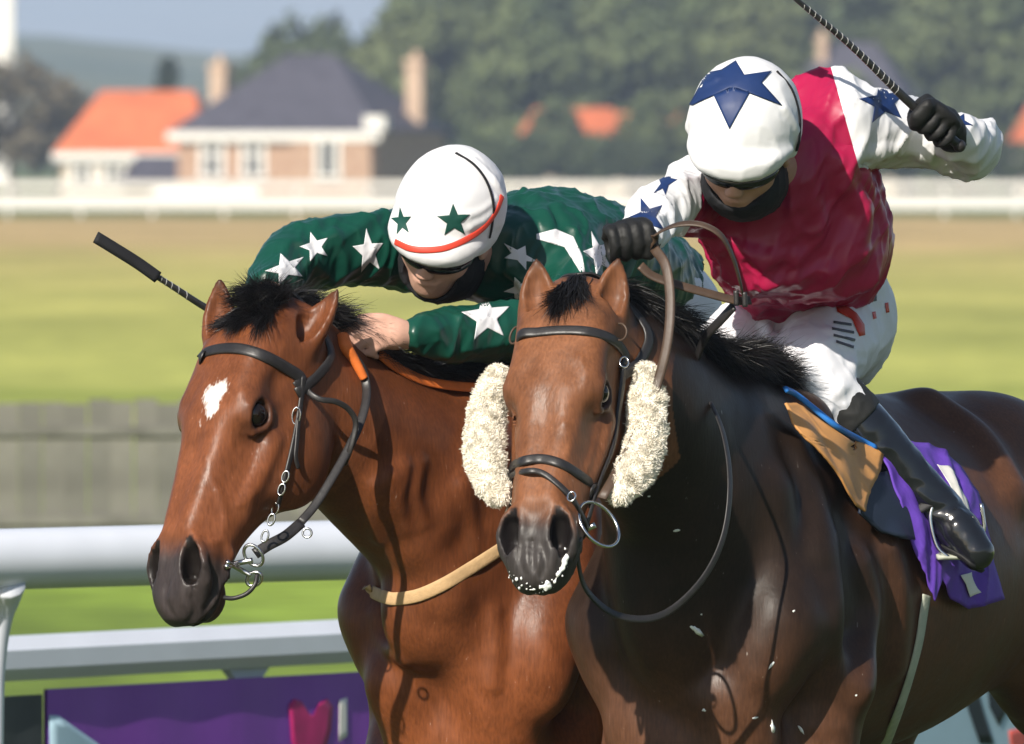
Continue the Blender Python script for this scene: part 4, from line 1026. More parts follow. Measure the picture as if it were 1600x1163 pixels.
# forelocks and manes
def on_ear(p):
    for e0, e1 in EARS:
        ax = e1-e0; s_ = np.clip((p-e0)@ax/(ax@ax), 0, 1)
        if np.linalg.norm(p-e0-s_*ax) < .043: return True
    return False
def root_on(H, bv, t, u, v, dr, n, zoff=.004):
    out = []
    for _ in range(n*6):
        x = rng_.uniform(-1, 1); p, nn = near(H(t+rng_.uniform(-.05, .05), x*u[0]+u[1], v), bv)
        if on_ear(p): continue
        out.append((p-nn*zoff, H.A*dr[0]+H.D*dr[1]+H.L*(x*dr[2])+UP*dr[3], rng_.uniform(.6, 1.1)))
        if len(out) == n: break
    return out
fl = root_on(RHh, RHb, -.055, (.036, 0), .02, (.70, .38, .22, 0), 36)
strands('forelock', fl, .090, M['hair'], RHo, 1, .0008, 170, .005, 7, 1.3, .08)
fl = root_on(LHh, LHb, -.050, (.050, .012), .03, (.45, .40, .6, .04), 34)+root_on(LHh, LHb, -.085, (.055, .015), .01, (.10, .40, .9, .18), 22)
strands('forelock', fl, .074, M['hair'], LHo, 2, .0008, 150, .006, 7, 1.3, .10)
def crest(bv, mids, n, dirs, back=.006):
    pts = spline(np.array(mids), 8); dr = spline(np.array(dirs, float), 8) if len(dirs) > 2 else np.repeat(np.array(dirs[:1], float), len(pts), 0); out = []
    for i in range(n):
        j = rng_.randint(len(pts)); p = pts[j]+rng_.normal(size=3)*.006; loc, nor, _, _ = bv.ray_cast(Vector((p[0], p[1], 2.2)), Vector((0, 0, -1)))
        if loc is None: continue
        out.append((np.array(loc)-V(0, 0, back), dr[j]+V(rng_.uniform(-.2, .2), rng_.uniform(-.2, .2), rng_.uniform(-.1, .15)), rng_.uniform(.6, 1.15)))
    return out
nm = RH.neck_mid[0]
strands('mane', crest(RHb, [RHh(-.10, .0, -.06), nm[1]+V(.02, 0, 0), nm[0]+V(.02, 0, 0), RH.B(.14, .02, 1.4), RH.B(.02, .02, 1.5)], 150, [V(.8, .2, -.2), V(.8, .2, -.05), V(.75, .1, .12), V(.8, .1, .35), V(.8, .1, .2)]), .115, M['hair'], RHo, 3, .0009, 130, .010, 7, 1.3, .09)
nm = LH.neck_mid[0]
strands('mane', crest(LHb, [LHh(-.10, .0, -.06), nm[1]+V(.02, 0, 0), nm[0]+V(.02, 0, 0), LH.B(.14, .02, 1.4), LH.B(.02, .02, 1.5)], 130, [V(.75, -.1, .25)]), .09, M['hair'], LHo, 4, .0009, 110, .010, 7, 1.3, .10)
# ------------------------------------------------------------------ tack
def hp(H, b, t, u, v, off=.002):
    p, n = near(H(t, u, v), b); return (p+n*off, n)
def ring_mesh(name, c, ax1, ax2, R, r, m, parent, n=36, k=8):
    """ring in the plane of ax1, ax2; R may be a pair"""
    R1, R2 = (R, R) if np.ndim(R) == 0 else R; ax1 = nrm(ax1); ax2 = nrm(ax2-(ax2@ax1)*ax1); nn = np.cross(ax1, ax2); v = []; f = []
    for i in range(n):
        a = 2*math.pi*i/n; d = nrm(ax1*math.cos(a)*R1+ax2*math.sin(a)*R2); p = c+ax1*R1*math.cos(a)+ax2*R2*math.sin(a)
        for j in range(k): th = 2*math.pi*j/k; v.append(p+r*(math.cos(th)*d+math.sin(th)*nn))
    for i in range(n):
        for j in range(k): f.append((i*k+j, i*k+(j+1) % k, ((i+1) % n)*k+(j+1) % k, ((i+1) % n)*k+j))
    return mesh_obj(name, np.array(v), f, m, parent)
def buckle(c, ax1, ax2, parent, s=.012):
    return ring_mesh('buckle', c, ax1, ax2, (s, s*.75), .0018, M['steel'], parent, 20, 6)
# ---- bridle of the nearer horse
br = empty('bridle', tuple(RHh(.1, 0, 0))); tag(br, 'black leather bridle with noseband and ring bit on the dark bay', 'bridle')
H, b = RHh, RHb
strap_px('browband', [(804, 534), (812, 526), (840, 520), (880, 517), (920, 519), (950, 528), (968, 542), (977, 560)], b, M['leather'], br, .020, .0038, .0015, pre=[hp(H, b, .10, -.11, -.07)], post=[hp(H, b, .11, .11, -.085)])
tube_mesh('headpiece', [q[0] for q in (hp(H, b, .12, .11, -.09), hp(H, b, .06, .11, -.13), hp(H, b, .0, .09, -.14), hp(H, b, -.07, .04, -.07), hp(H, b, -.085, 0, -.04), hp(H, b, -.07, -.04, -.07), hp(H, b, .0, -.09, -.14), hp(H, b, .06, -.11, -.13), hp(H, b, .12, -.11, -.09))], .010, M['leather'], br,
          flat=(.022, .005, np.array([q[1] for q in (hp(H, b, .12, .11, -.09), hp(H, b, .06, .11, -.13), hp(H, b, .0, .09, -.14), hp(H, b, -.07, .04, -.07), hp(H, b, -.085, 0, -.04), hp(H, b, -.07, -.04, -.07), hp(H, b, .0, -.09, -.14), hp(H, b, .06, -.11, -.13), hp(H, b, .12, -.11, -.09))])))
for s_ in (-1, 1):
    q = [hp(H, b, t, s_*.12, v) for t, v in ((.10, -.085), (.18, -.10), (.27, -.105), (.36, -.10), (.44, -.09))]
    tube_mesh('cheekpiece', [a for a, n in q], .007, M['leather'], br, flat=(.016, .005, np.array([n for a, n in q])))
strap_px('noseband', [(797, 752), (800, 733), (815, 722), (845, 718), (875, 725), (905, 743), (930, 763)], b, M['leather'], br, .019, .0045, .0015, pre=[hp(H, b, .38, -.09, -.12), hp(H, b, .37, -.10, -.06)], post=[hp(H, b, .385, .10, -.07), hp(H, b, .40, .09, -.12)])
strap_px('flash_strap', [(792, 778), (800, 752), (822, 739), (850, 742), (880, 768), (898, 792)], b, M['leather'], br, .012, .0045, .004, pre=[hp(H, b, .44, -.08, -.10)], post=[hp(H, b, .46, .08, -.09), hp(H, b, .48, .05, -.13)])
bc = H(.445, .084, -.092)
rg = ring_mesh('bit_ring', bc+V(.010, -.012, 0), H.A*.95+H.L*.25, H.L*.55-H.D*.75, .047, .0034, M['steel'], br); 
rg2 = ring_mesh('bit_ring', H(.445, -.078, -.092), H.A, H.D, .038, .0034, M['steel'], br)
tube_mesh('mouthpiece', [H(.445, .088, -.095), H(.46, .05, -.098), H(.465, 0, -.10), H(.46, -.05, -.098), H(.445, -.088, -.095)], .006, M['steel'], br)
buckle(P(893, 776, -.235), H.A, H.L, br, .010); buckle(P(975, 566, -.02), H.A, H.L-H.D*.6, br, .011)
for s_, tl in ((1, .0), (-1, .0)):          # rosettes by the ears
    q, n = hp(H, b, .055, s_*.098, -.035, .004); ring_mesh('ear_loop', q, H.A, H.L*s_-H.D*.5, (.018, .013), .0022, M['brownleather'], br, 20, 6)
# fluffy cheekpieces
def fleece(label, path, r, seed, rot):
    pts = np.array([P(*q) for q in path]); c = spline(np.c_[pts, r], 6); lo, hi = c[:, :3].min(0)-.09, c[:, :3].max(0)+.09
    F = Field(lo, hi, .005); F.chain(c[:, :3], c[:, 3], k=.01); v, q = mesh_from(F, 1, [(folds(38, seed), .0045), (folds(90, seed+1), .0015)])
    root = empty('sheepskin_cheekpiece', tuple(pts.mean(0))); tag(root, label, 'cheekpiece', 'sheepskin cheekpieces on the dark bay bridle')
    mesh_obj('pad', v, q, M['fleece'], root)
    nz = lambda a: a/np.maximum(np.linalg.norm(a, axis=1), 1e-9)[:, None]
    rr = np.random.RandomState(seed); K = 60000; idx = rr.randint(0, len(v), K); n = vnormals(v, q)[idx]; p = v[idx]+rr.normal(size=(K, 3))*.002-n*.002
    cl_ = np.stack([noise3(p[:, 0], p[:, 1], p[:, 2], 75, 10+i) for i in range(3)], 1)           # neighbouring fibres lean together: locks of wool
    d = nz(n+cl_*1.1+rr.normal(size=(K, 3))*.35+V(0, 0, -.2)); L = rr.uniform(.004, .0085, K)[:, None]*(1.0+.5*cl_[:, :1])
    sd_ = nz(np.cross(d, rr.normal(size=(K, 3)))); w_ = .0007; b1 = nz(np.cross(d, cl_+.1))*.0016
    rows = [p-sd_*w_, p+sd_*w_, p+d*L*.55+b1-sd_*w_*.8, p+d*L*.55+b1+sd_*w_*.8, p+d*L*.9+b1*2.4]
    vs = np.stack(rows, 1).reshape(-1, 3); base = (np.arange(K)*5)[:, None]; fs = np.concatenate([base+np.array([t_]) for t_ in ((0, 1, 3), (0, 3, 2), (2, 3, 4))])
    t = mesh_obj('wool', vs, fs.astype(np.int32), M['fleece'], root); tag(t, kind='stuff'); return root
fleece('cream sheepskin cheekpiece right of the dark bay face', [(1008, 586, .04), (1012, 640, .01), (1006, 700, -.03), (988, 742, -.08), (966, 772, -.11)], [.023, .032, .034, .030, .019], 5, 0)
fleece('cream sheepskin cheekpiece left of the dark bay face', [(776, 592, .03), (761, 640, .0), (757, 700, -.04), (764, 742, -.08), (778, 774, -.12)], [.023, .032, .034, .031, .020], 6, 0)
# reins of the nearer horse
rn = empty('rein', tuple(P(1100, 480, .1))); tag(rn, 'long leather reins from the dark bay bit to the red rider glove', 'reins')
tube_mesh('lower_loop', [P(*q) for q in ((905, 842, -.20), (903, 880, -.17), (918, 925, -.12), (965, 962, -.07), (1030, 963, -.02), (1090, 915, .02), (1128, 845, .06), (1140, 760, .10), (1130, 680, .16), (1105, 620, .22), (1085, 585, .27))], .0062, M['leather'], rn, n=8, flat=(.014, .003, V(.75, -.55, .2)))
tube_mesh('near_rein', [P(*q) for q in ((1022, 388, .09), (1040, 415, .06), (1047, 460, .04), (1046, 510, .02), (1038, 560, .01), (1020, 620, .0), (985, 700, -.06), (940, 780, -.14))], .008, M['brownleather'], rn, flat=(.019, .004, V(-.3, -.9, .1)))
tube_mesh('rein_loop', [P(*q) for q in ((1012, 385, .09), (1030, 365, .07), (1060, 352, .05), (1095, 352, .04), (1125, 368, .04), (1143, 400, .06), (1155, 440, .09), (1160, 470, .12))], .008, M['brownleather'], rn, flat=(.018, .004, V(.55, -.5, .65)))
tube_mesh('rein_return', [P(*q) for q in ((1172, 470, .13), (1150, 470, .12), (1110, 460, .11), (1060, 446, .10), (1020, 432, .10), (1000, 415, .10))], .008, M['brownleather'], rn, flat=(.019, .004, V(.1, -.8, .6)))
for k_, (x, y) in enumerate(((1150, 466), (1163, 468))): tube_mesh('keeper', [P(x, y-12, .108), P(x+1, y+12, .108)], .006, M['leather'], rn, flat=(.010, .010, V(0, -1, .2)))
tube_mesh('strap_end', [P(*q) for q in ((1148, 478, .13), (1128, 500, .15), (1105, 525, .18), (1092, 555, .22), (1088, 580, .27))], .008, M['leather'], rn, flat=(.020, .006, V(-.5, -.7, .4)))
# ---- bridle of the farther horse
bl = empty('bridle', tuple(LHh(.1, 0, 0))); tag(bl, 'black leather bridle with steel bit on the bay with the star', 'bridle')
H, b = LHh, LHb
strap_px('browband', [(316, 562), (322, 552), (345, 546), (375, 546), (410, 556), (445, 574), (470, 592)], b, M['leather'], bl, .023, .0042, .0015, pre=[hp(H, b, .10, -.11, -.06)], post=[hp(H, b, .11, .11, -.085)])
qs = [hp(H, b, .12, .11, -.09), hp(H, b, .06, .11, -.13), hp(H, b, .0, .09, -.14), hp(H, b, -.07, .04, -.07), hp(H, b, -.085, 0, -.04), hp(H, b, -.07, -.04, -.07), hp(H, b, .0, -.09, -.14), hp(H, b, .06, -.11, -.13), hp(H, b, .12, -.11, -.09)]
tube_mesh('headpiece', [q[0] for q in qs], .010, M['leather'], bl, flat=(.022, .005, np.array([q[1] for q in qs])))
strap_px('cheekpiece', [(472, 588), (469, 620), (463, 660), (455, 700), (444, 745), (432, 790), (418, 830), (404, 862)], b, M['leather'], bl, .011, .004, .003)
strap_px('strap_tail', [(463, 655), (460, 690), (458, 715), (462, 732)], b, M['leather'], bl, .009, .003, .007)
qs = [hp(H, b, t, -.12, v) for t, v in ((.10, -.085), (.18, -.10), (.27, -.105), (.36, -.10), (.44, -.09))]
tube_mesh('cheekpiece', [a for a, n in qs], .007, M['leather'], bl, flat=(.012, .004, np.array([n for a, n in qs])))
tl_ = [P(*q) for q in ((474, 592, .60), (482, 612, .575), (500, 624, .565), (525, 628, .575), (545, 640, .59), (556, 662, .60), (548, 700, .60), (538, 726, .61))]
tube_mesh('throat_lash', tl_, .005, M['leather'], bl, flat=(.011, .004, V(-.3, -.9, .1)))
def pz(px, py, off): 
    p, n = ray(px, py, LHb)
    return P(px, py, .45) if p is None else p+V(0, -off, 0)
bc = pz(398, 868, .012)
for (x, y, rx, ry) in ((396, 868, .022, .016), (397, 905, .012, .016)):
    ring_mesh('bit_ring', pz(x, y, .010), V(.6, 0, -.8), V(.75, -.3, .5), (rx, ry), .0034, M['steel'], bl, 28, 8)
tube_mesh('bit_bar', [pz(352, 886, .004), pz(372, 880, .012), pz(395, 876, .014)], .0055, M['steel'], bl); tube_mesh('bit_bar', [pz(354, 878, .004), pz(375, 890, .012), pz(393, 900, .014)], .005, M['steel'], bl)
for i, (x, y) in enumerate(((446, 745), (440, 765), (430, 795), (424, 812), (414, 838))): ring_mesh('buckle', pz(x, y, .010), V(.3, 0, 1), V(1, -.3, 0), (.011, .0065), .0022, M['steel'], bl, 18, 6)
ring_mesh('buckle', pz(463, 650, .008), V(.1, 0, 1), V(1, -.2, 0), (.016, .008), .002, M['steel'], bl, 18, 6)
tube_mesh('chin_strap', [P(*q) for q in ((350, 934, .395), (365, 935, .385), (385, 928, .38), (398, 914, .38), (402, 898, .39))], .0045, M['leather'], bl, n=8)
# reins of the farther horse
def over(px, py, y, off, b=LHb):
    p, n = ray(px, py, b); return P(px, py, y if p is None else min(y, p[1]-off))
rl = empty('rein', tuple(P(560, 600, .6))); tag(rl, 'rubber grip reins with orange ends held by the green rider', 'reins')
strip = [(543, 546, .745), (562, 570, .72), (572, 600, .69), (571, 632, .66), (560, 668, .63), (540, 710, .60), (516, 752, .57), (492, 790, .545), (470, 816, .525)]
tube_mesh('rein_strap', [over(*q, .016) for q in strip], .007, M['leather'], rl, flat=(.017, .003, V(-.2, -.95, .1)))
tube_mesh('rein_strap', [over(*q, .016) for q in ((470, 818, .525), (446, 838, .50), (420, 852, .485), (398, 866, .475))], .010, M['leather'], rl, flat=(.021, .005, V(-.2, -.95, .1)))
tube_mesh('orange_grip', [over(*q, .016) for q in ((535, 526, .765), (540, 542, .75), (552, 560, .732), (563, 580, .712), (569, 592, .70))], [.013, .013, .010, .009, .008], M['orange'], rl, n=10)
tube_mesh('orange_rein', [over(*q, .016) for q in ((592, 552, .79), (620, 574, .82), (660, 594, .86), (705, 603, .90), (760, 607, .96))], .010, M['orange'], rl, flat=(.020, .004, V(-.1, -.9, .4)))
ring_mesh('ring', P(480, 833, .50), V(.6, 0, .8), V(.8, -.2, -.6), .0085, .0022, M['steel'], rl, 20, 6)
tube_mesh('strap_tail', [P(*q) for q in ((556, 668, .615), (552, 690, .61), (540, 712, .605), (530, 722, .60))], .004, M['leather'], rl, flat=(.008, .003, V(-.2, -.95, .1)))
# breast girth of the farther horse
bg_ = strap_px('breast_girth', [(585, 926), (602, 933), (620, 936), (655, 930), (695, 912), (735, 888), (775, 862), (815, 835), (850, 800)], LHb, M['girth'], None, .025, .0035, .002, pre=[(P(572, 917, 1.02), V(-.75, -.65, .05))]); tag(bg_, 'tan webbing breast girth across the bay chest', 'girth')
# saddle, cloth, girth and stirrup of the nearer horse
def draped(name, poly, bvh, m, parent, off=.008, div=8, thick=.005, ruffle=None): return patch(name, poly, bvh, m, parent, off=off, div=div, thick=thick, ruffle=ruffle)
sd = empty('racing_saddle', tuple(RH.B(-.30, 0, 1.55))); tag(sd, 'small racing saddle with tan leather flap and blue edging on the dark bay', 'saddle')
draped('tan_flap', [(1208, 640), (1225, 642), (1262, 664), (1310, 697), (1362, 722), (1358, 745), (1342, 775), (1330, 808), (1314, 796), (1290, 755), (1255, 705), (1222, 672)], RHb, M['tan'], sd, off=.026, thick=.004, div=10, ruffle=(folds(18, 43, V(.4, .3, -.6)), .005))
draped('pad', [(1345, 750), (1372, 745), (1420, 800), (1428, 846), (1400, 848), (1362, 836), (1328, 806)], RHb, M['navypad'], sd, off=.017, thick=.006)
strap_px('edging', [(1206, 622), (1225, 632), (1255, 652), (1290, 678), (1325, 702), (1350, 715)], RHb, M['bluepipe'], sd, .012, .008, .028)
cl = draped('saddlecloth', [(1358, 722), (1380, 700), (1440, 705), (1490, 738), (1520, 800), (1528, 822), (1540, 880), (1556, 935), (1500, 950), (1470, 935), (1452, 905), (1440, 938), (1428, 900), (1412, 860), (1395, 800)], RHb, M['purple'], None, off=.020, div=14, thick=.003, ruffle=(folds(15, 41, V(.2, .3, .9)), .012))
tag(cl, 'crumpled purple saddlecloth with white number behind the black boot', 'saddlecloth')
patch('number_print', [(1448, 738), (1466, 742), (1488, 790), (1496, 820), (1482, 806), (1466, 775)], RHb, M['trim'], cl, off=.027, div=4, ruffle=(folds(15, 41, V(.2, .3, .9)), .012)); patch('number_print', [(1478, 900), (1500, 895), (1514, 925), (1500, 932)], RHb, M['trim'], cl, off=.027, div=4, ruffle=(folds(15, 41, V(.2, .3, .9)), .012))
gi = strap_px('girth', [(1445, 930), (1441, 955), (1434, 1000), (1424, 1040), (1412, 1080), (1398, 1120), (1380, 1165)], RHb, M['webgrey'], None, .028, .004, .003); tag(gi, 'pale webbing girth round the dark bay belly', 'girth')
# ---- rider in red and white on the nearer horse
def rider(name, label, J, T, face_col):
    """J: joints; T: head frame. Builds the body as one mesh; returns root"""
    root = empty(name, tuple(J['pelvis'])); tag(root, label, 'person')
    pts = [J[k] for k in J]+[T(0, 0, .14), T(.14, 0, -.14)]
    lo, hi = bounds(pts, .16); F = Field(lo, hi, .006)
    ch = lambda ps, rs, k=.02: F.chain(spline(np.c_[np.array(ps), rs], 4)[:, :3], spline(np.c_[np.array(ps), rs], 4)[:, 3], k=k)
    F.tube([J['pelvis'], J['waist'], J['chest'], J['neck']], [.11, .095, .12, .05], [.09, .08, .085, .05], k=.03, n=5)
    for s in ('l', 'r'):
        ch([J['sh_'+s], J['el_'+s], J['wr_'+s]], [.036, .028, .023]); F.cone(J['chest'], J['sh_'+s], .065, .04, .03)
        F.chain(np.array([J['hip_'+s], J['kn_'+s], J['an_'+s], J['toe_'+s]]), [.080, .048, .026, .020], k=.02)
        F.cone(J['pelvis'], J['hip_'+s], .10, .085, .04)
    ch([J['neck'], T(-.02, 0, -.07)], [.055, .05]); rider_head(F, T)
    return root, F
def leg_at(px, py, off):
    p, n = ray(px, py, RHb); return P(px, py, p[1]-off)
RT = Frame(P(1163, 216, .38), V(-.20, -.76, -.61), V(-.02, -.60, .80))
RJ = dict(pelvis=P(1290, 500, 1.14), waist=P(1270, 420, .98), chest=P(1225, 300, .70), neck=P(1200, 262, .54),
          sh_l=P(1300, 200, .64), el_l=P(1512, 232, .80), wr_l=P(1487, 212, .63), sh_r=P(1100, 305, .58), el_r=P(1022, 335, .36), wr_r=P(1000, 375, .16),
          hip_l=P(1312, 505, 1.10), kn_l=P(1268, 590, .74), an_l=leg_at(1466, 792, .075), toe_l=leg_at(1526, 864, .19),
          hip_r=P(1235, 510, 1.15), kn_r=P(1118, 580, .88), an_r=P(1010, 800, 1.15), toe_r=P(985, 850, 1.02))
def build_red():
    J, T = RJ, RT
    root, F = rider('jockey', 'jockey in red and white starred silks and blue starred white cap, whip arm raised', J, T, None)
    v, q = F.mesh(1)
    body = mesh_obj('body', v, q, M['skin'], root, col=np.tile(np.array([[.50, .27, .19]]), (len(v), 1)))
    # silks: red body, white sleeves
    lo, hi = bounds([J[k] for k in ('waist', 'chest', 'neck', 'sh_l', 'sh_r', 'el_l', 'el_r', 'wr_l', 'wr_r', 'pelvis')], .14); F = Field(lo, hi, .0048)
    F.tube([P(1282, 470, 1.16), P(1262, 415, .98), P(1232, 340, .80), P(1203, 268, .62)], [.140, .150, .165, .130], [.130, .135, .135, .105], k=.03, n=6)
    F.ell(P(1190, 372, .63), (.095, .09, .115), None, .06)               # cloth hanging below the chest
    F.ell(P(1280, 372, .68), (.095, .10, .115), None, .06); F.ell(P(1245, 398, .70), (.125, .085, .062), None, .05)
    F.ell(P(1314, 330, .80), (.050, .12, .13), None, .06)
    F.cone(P(1215, 262, .64), P(1302, 195, .66), .105, .085, .04)
    F.cone(P(1200, 280, .62), P(1105, 300, .58), .10, .075, .04)
    F.chain(spline(np.c_[np.array([P(1292, 196, .66), P(1400, 205, .74), P(1520, 230, .81)]), [.085, .072, .050]], 4)[:, :3], np.linspace(.085, .046, 9), k=.02)
    F.chain(np.array([P(1520, 230, .81), P(1494, 215, .66)]), [.046, .040], k=.02)
    F.chain(spline(np.array([P(1098, 305, .58), P(1030, 330, .36), P(1003, 368, .20)]), 4), np.linspace(.066, .042, 9), k=.02)
    F.ell(T(-.01, 0, -.02), (.10, .085, .12), T.R, .01, '-')
    F.plane(P(1240, 444, 1.0), nrm(V(.28, .55, -.75)), .01)
    # main folds of the silk
    F.ridge([(1262, 190), (1300, 260), (1335, 330), (1338, 400)], .022, .02, .6); F.ridge([(1240, 200), (1270, 300), (1275, 380)], .016, .02, .5)
    F.ridge([(1310, 250), (1352, 300), (1370, 370), (1350, 430)], .016, .02, .5); F.ridge([(1110, 370), (1180, 400), (1260, 400)], .012, .02, .5)
    F.ridge([(1130, 430), (1200, 440), (1290, 420)], .012, .02, .5); F.ridge([(1325, 245), (1390, 232), (1450, 245)], .010, .015, .5)
    F.ridge([(1330, 165), (1338, 200), (1345, 235)], .010, .015, .5)
    cut = lambda x, y, z: smooth01(z, CAMZ-(500-HZ)/850, CAMZ-(430-HZ)/850)
    v, q = mesh_from(F, 1, [(folds(7, 3, V(.3, .4, .9)), .020), (folds(14, 8, V(.2, .4, .8)), .009), (folds(24, 56, V(.5, .2, .8)), .005)])
    # split into body panel and sleeves where the seam runs
    def side(p):
        px = p[:, 0]/((p[:, 1]-CAMY)/FPX)+800; py = HZ+(CAMZ-p[:, 2])/((p[:, 1]-CAMY)/FPX)
        a = (px-1322)-(py-190)*.28          # left-arm seam
        b = (1096-px)-np.maximum(0, py-325)*.6          # right-arm seam
        a2 = np.minimum(a, 264+np.clip((px-1375)/40, 0, 1)*60-py); return a, b, (a2 > 0), (b > 0) & (py < 415) & (p[:, 1] < .75)
    fc = v[q].mean(1); _, _, L_, R_ = side(fc); a_, b_, _, _ = side(v)
    for grp, val, sg in ((L_, a_, -1), (R_, b_, 1)):        # pull the seam's vertices onto one clean line
        inn = np.zeros(len(v), bool); inn[q[grp].ravel()] = True; out = np.zeros(len(v), bool); out[q[~grp].ravel()] = True
        e_ = inn & out & (np.abs(val) < 9); v[e_, 0] += sg*val[e_]*(v[e_, 1]-CAMY)/FPX
    jb = sub_obj('silk_body', v, q[~(L_ | R_)], M['red'], root); js = sub_obj('sleeve', v, q[L_], M['white'], root); jr = sub_obj('sleeve', v, q[R_], M['white'], root)
    bv = bvh_of(v, q)
    for c in ((1381, 160, 40, .15, 1, .9), ): patch('star', star_px(*c), bv, M['navy'], js)
    patch('star', star_px(1500, 190, 22, -.5, 1, .6), bv, M['navy'], js)
    patch('star', star_px(1012, 340, 33, .35, .9, 1.0), bv, M['navy'], jr); patch('star', star_px(1040, 286, 26, .9, 1.0, .55), bv, M['navy'], jr)
    # cap
    F = Field(*bounds([T(x, y, z) for x in (-.15, .2) for y in (-.14, .14) for z in (-.06, .18)], .02), .004)
    cap(F, T)
    F.ridge([(1075, 200), (1090, 150), (1120, 125)], .006, .012, .4); pass
    F.ridge([(1225, 170), (1245, 210), (1240, 240)], .006, .012, .4); F.ridge([(1095, 240), (1140, 262), (1200, 252), (1235, 235)], .005, .012, .5)
    v, q = mesh_from(F, 1, [(folds(13, 4), .0022), (folds(45, 6), .0004)])
    co = mesh_obj('cap', v, q, M['capwhite'], root); bv = bvh_of(v, q)
    patch('cap_star', [(1150, 96), (1163, 118), (1205, 112), (1190, 130), (1222, 166), (1172, 144), (1140, 202), (1116, 150), (1076, 168), (1098, 128), (1090, 118), (1128, 110)], bv, M['navy'], co, div=9, off=.002)
    strap_px('cap_strap', [(1213, 112), (1236, 140), (1248, 180), (1248, 215), (1244, 235)], bv, M['blackcloth'], co, .007, .002)
    rider_gear(root, T, mask=True)
    # glove on the whip hand
    wa, wb = P(1497, 226, .56), P(1408, 150, .50)
    F = Field(*bounds([wa, wb, J['wr_l']], .07), .0035)
    fist(F, wa+(wb-wa)*.10, wa+(wb-wa)*.75, V(.55, .25, .8), r=.0105, hold=.009, spread=.0225, k=.005)
    F.chain(np.array([P(1475, 190, .585), J['wr_l'], P(1500, 216, .67)]), [.030, .032, .036], k=.02)
    v, q = mesh_from(F, 1, [(folds(60, 2), .0012)]); mesh_obj('glove', v, q, M['glove'], root)
    F = Field(*bounds([P(985, 380, .1), J['wr_r']], .09), .0035)
    fist(F, P(948, 388, .10), P(1018, 376, .12), V(.1, .35, .9), r=.011, hold=.009, spread=.0225, k=.005)
    F.chain(np.array([P(985, 368, .14), J['wr_r'], P(1006, 368, .22)]), [.032, .032, .036], k=.02)
    v, q = mesh_from(F, 1, [(folds(60, 3), .0012)]); mesh_obj('glove', v, q, M['glove'], root)
    # breeches
    F = Field(*bounds([J[k] for k in ('pelvis', 'waist', 'hip_l', 'hip_r', 'kn_l', 'kn_r')], .18), .006)
    F.tube([P(1282, 520, 1.22), P(1275, 480, 1.10), P(1265, 440, 1.02)], [.140, .138, .135], [.13, .13, .125], k=.03, n=4)
    for s in ('l', 'r'):
        kk = J['kn_'+s]; an = J['an_'+s]; low = kk+(an-kk)*.28
        ps = np.array([J['hip_'+s], (J['hip_'+s]+kk)/2+V(.0, -.02, .012), kk, low]); c = spline(np.c_[ps, [.104, .090, .072, .056]], 5)
        F.chain(c[:, :3], c[:, 3], k=.035)
    F.ridge([(1250, 560), (1262, 600), (1290, 640)], .010, .015, .5); F.ridge([(1195, 500), (1215, 560), (1225, 590)], .010, .02, .5)
    F.ridge([(1300, 520), (1330, 560), (1310, 610)], .010, .02, .5)
    v, q = mesh_from(F, 1, [(folds(12, 5), .006), (folds(30, 12), .002)])
    br = mesh_obj('breeches', v, q, M['breech'], root); bv = bvh_of(v, q)
    for poly, m_ in (([(1306, 480), (1322, 478), (1338, 490), (1350, 508), (1351, 524), (1342, 526), (1338, 510), (1326, 494), (1308, 488)], 'redband'), ([(1302, 502), (1330, 506), (1330, 510), (1302, 506)], 'webdark'), ([(1300, 512), (1334, 518), (1334, 522), (1300, 516)], 'webdark'),
                    ([(1302, 522), (1336, 530), (1335, 534), (1302, 526)], 'webdark'), ([(1306, 532), (1334, 541), (1333, 545), (1306, 536)], 'webdark'), ([(1362, 488), (1367, 487), (1369, 498), (1364, 499)], 'redband'), ([(1382, 474), (1387, 473), (1389, 488), (1384, 489)], 'redband')):
        patch('print', poly, bv, M[m_], br, off=.0012, div=2)
    for i, x in enumerate(range(1318, 1372, 9)): patch('print', [(x, 470-i*1.5), (x+6, 469-i*1.5), (x+6, 478-i*1.5), (x, 479-i*1.5)], bv, M['webdark'], br, off=.0012, div=1)
    # boot: shaft with matt top, foot with sole, and spur-less heel
    kn, an, toe = J['kn_l'], J['an_l'], J['toe_l']; top = kn+(an-kn)*.13
    F = Field(*bounds([top, an, toe], .12), .0045); c = spline(np.c_[np.array([kn+(an-kn)*.16, kn+(an-kn)*.42, kn+(an-kn)*.74, an]), [.055, .057, .047, .042]], 6); F.chain(c[:, :3], c[:, 3], k=.01)
    F.chain(np.array([an+V(.004, .03, -.02), an+(toe-an)*.55+V(.0, 0, .002), toe]), [.042, .042, .034], k=.025)
    F.ridge([(1435, 770), (1460, 785), (1490, 782)], .006, .01, .4); F.ridge([(1440, 800), (1470, 808), (1500, 800)], .006, .01, .4); F.ridge([(1350, 690), (1362, 705), (1385, 700)], .005, .012, .4)
    v, q = mesh_from(F, 1, [(folds(22, 31), .0014)]); bo = mesh_obj('boot', v, q, M['boot'], root)
    F = Field(*bounds([top, kn+(an-kn)*.36], .09), .005); F.cone(kn+(an-kn)*.10, kn+(an-kn)*.38, .063, .061, .01); ax_ = nrm(an-kn)
    F.plane(kn+(an-kn)*.36, ax_, .004); F.plane(kn+(an-kn)*.11, -ax_, .004)
    v, q = mesh_from(F, 1, [(folds(30, 33), .002)]); mesh_obj('boot_top', v, q, M['boottop'], bo)
    so_ = toe-V(0, 0, .030); tube_mesh('sole', [an+V(.004, .03, -.054), an+(toe-an)*.5+V(0, 0, -.038), toe+V(.004, -.012, -.026)], .03, M['glove'], bo, flat=(.058, .010, V(.1, -.3, -.95)))
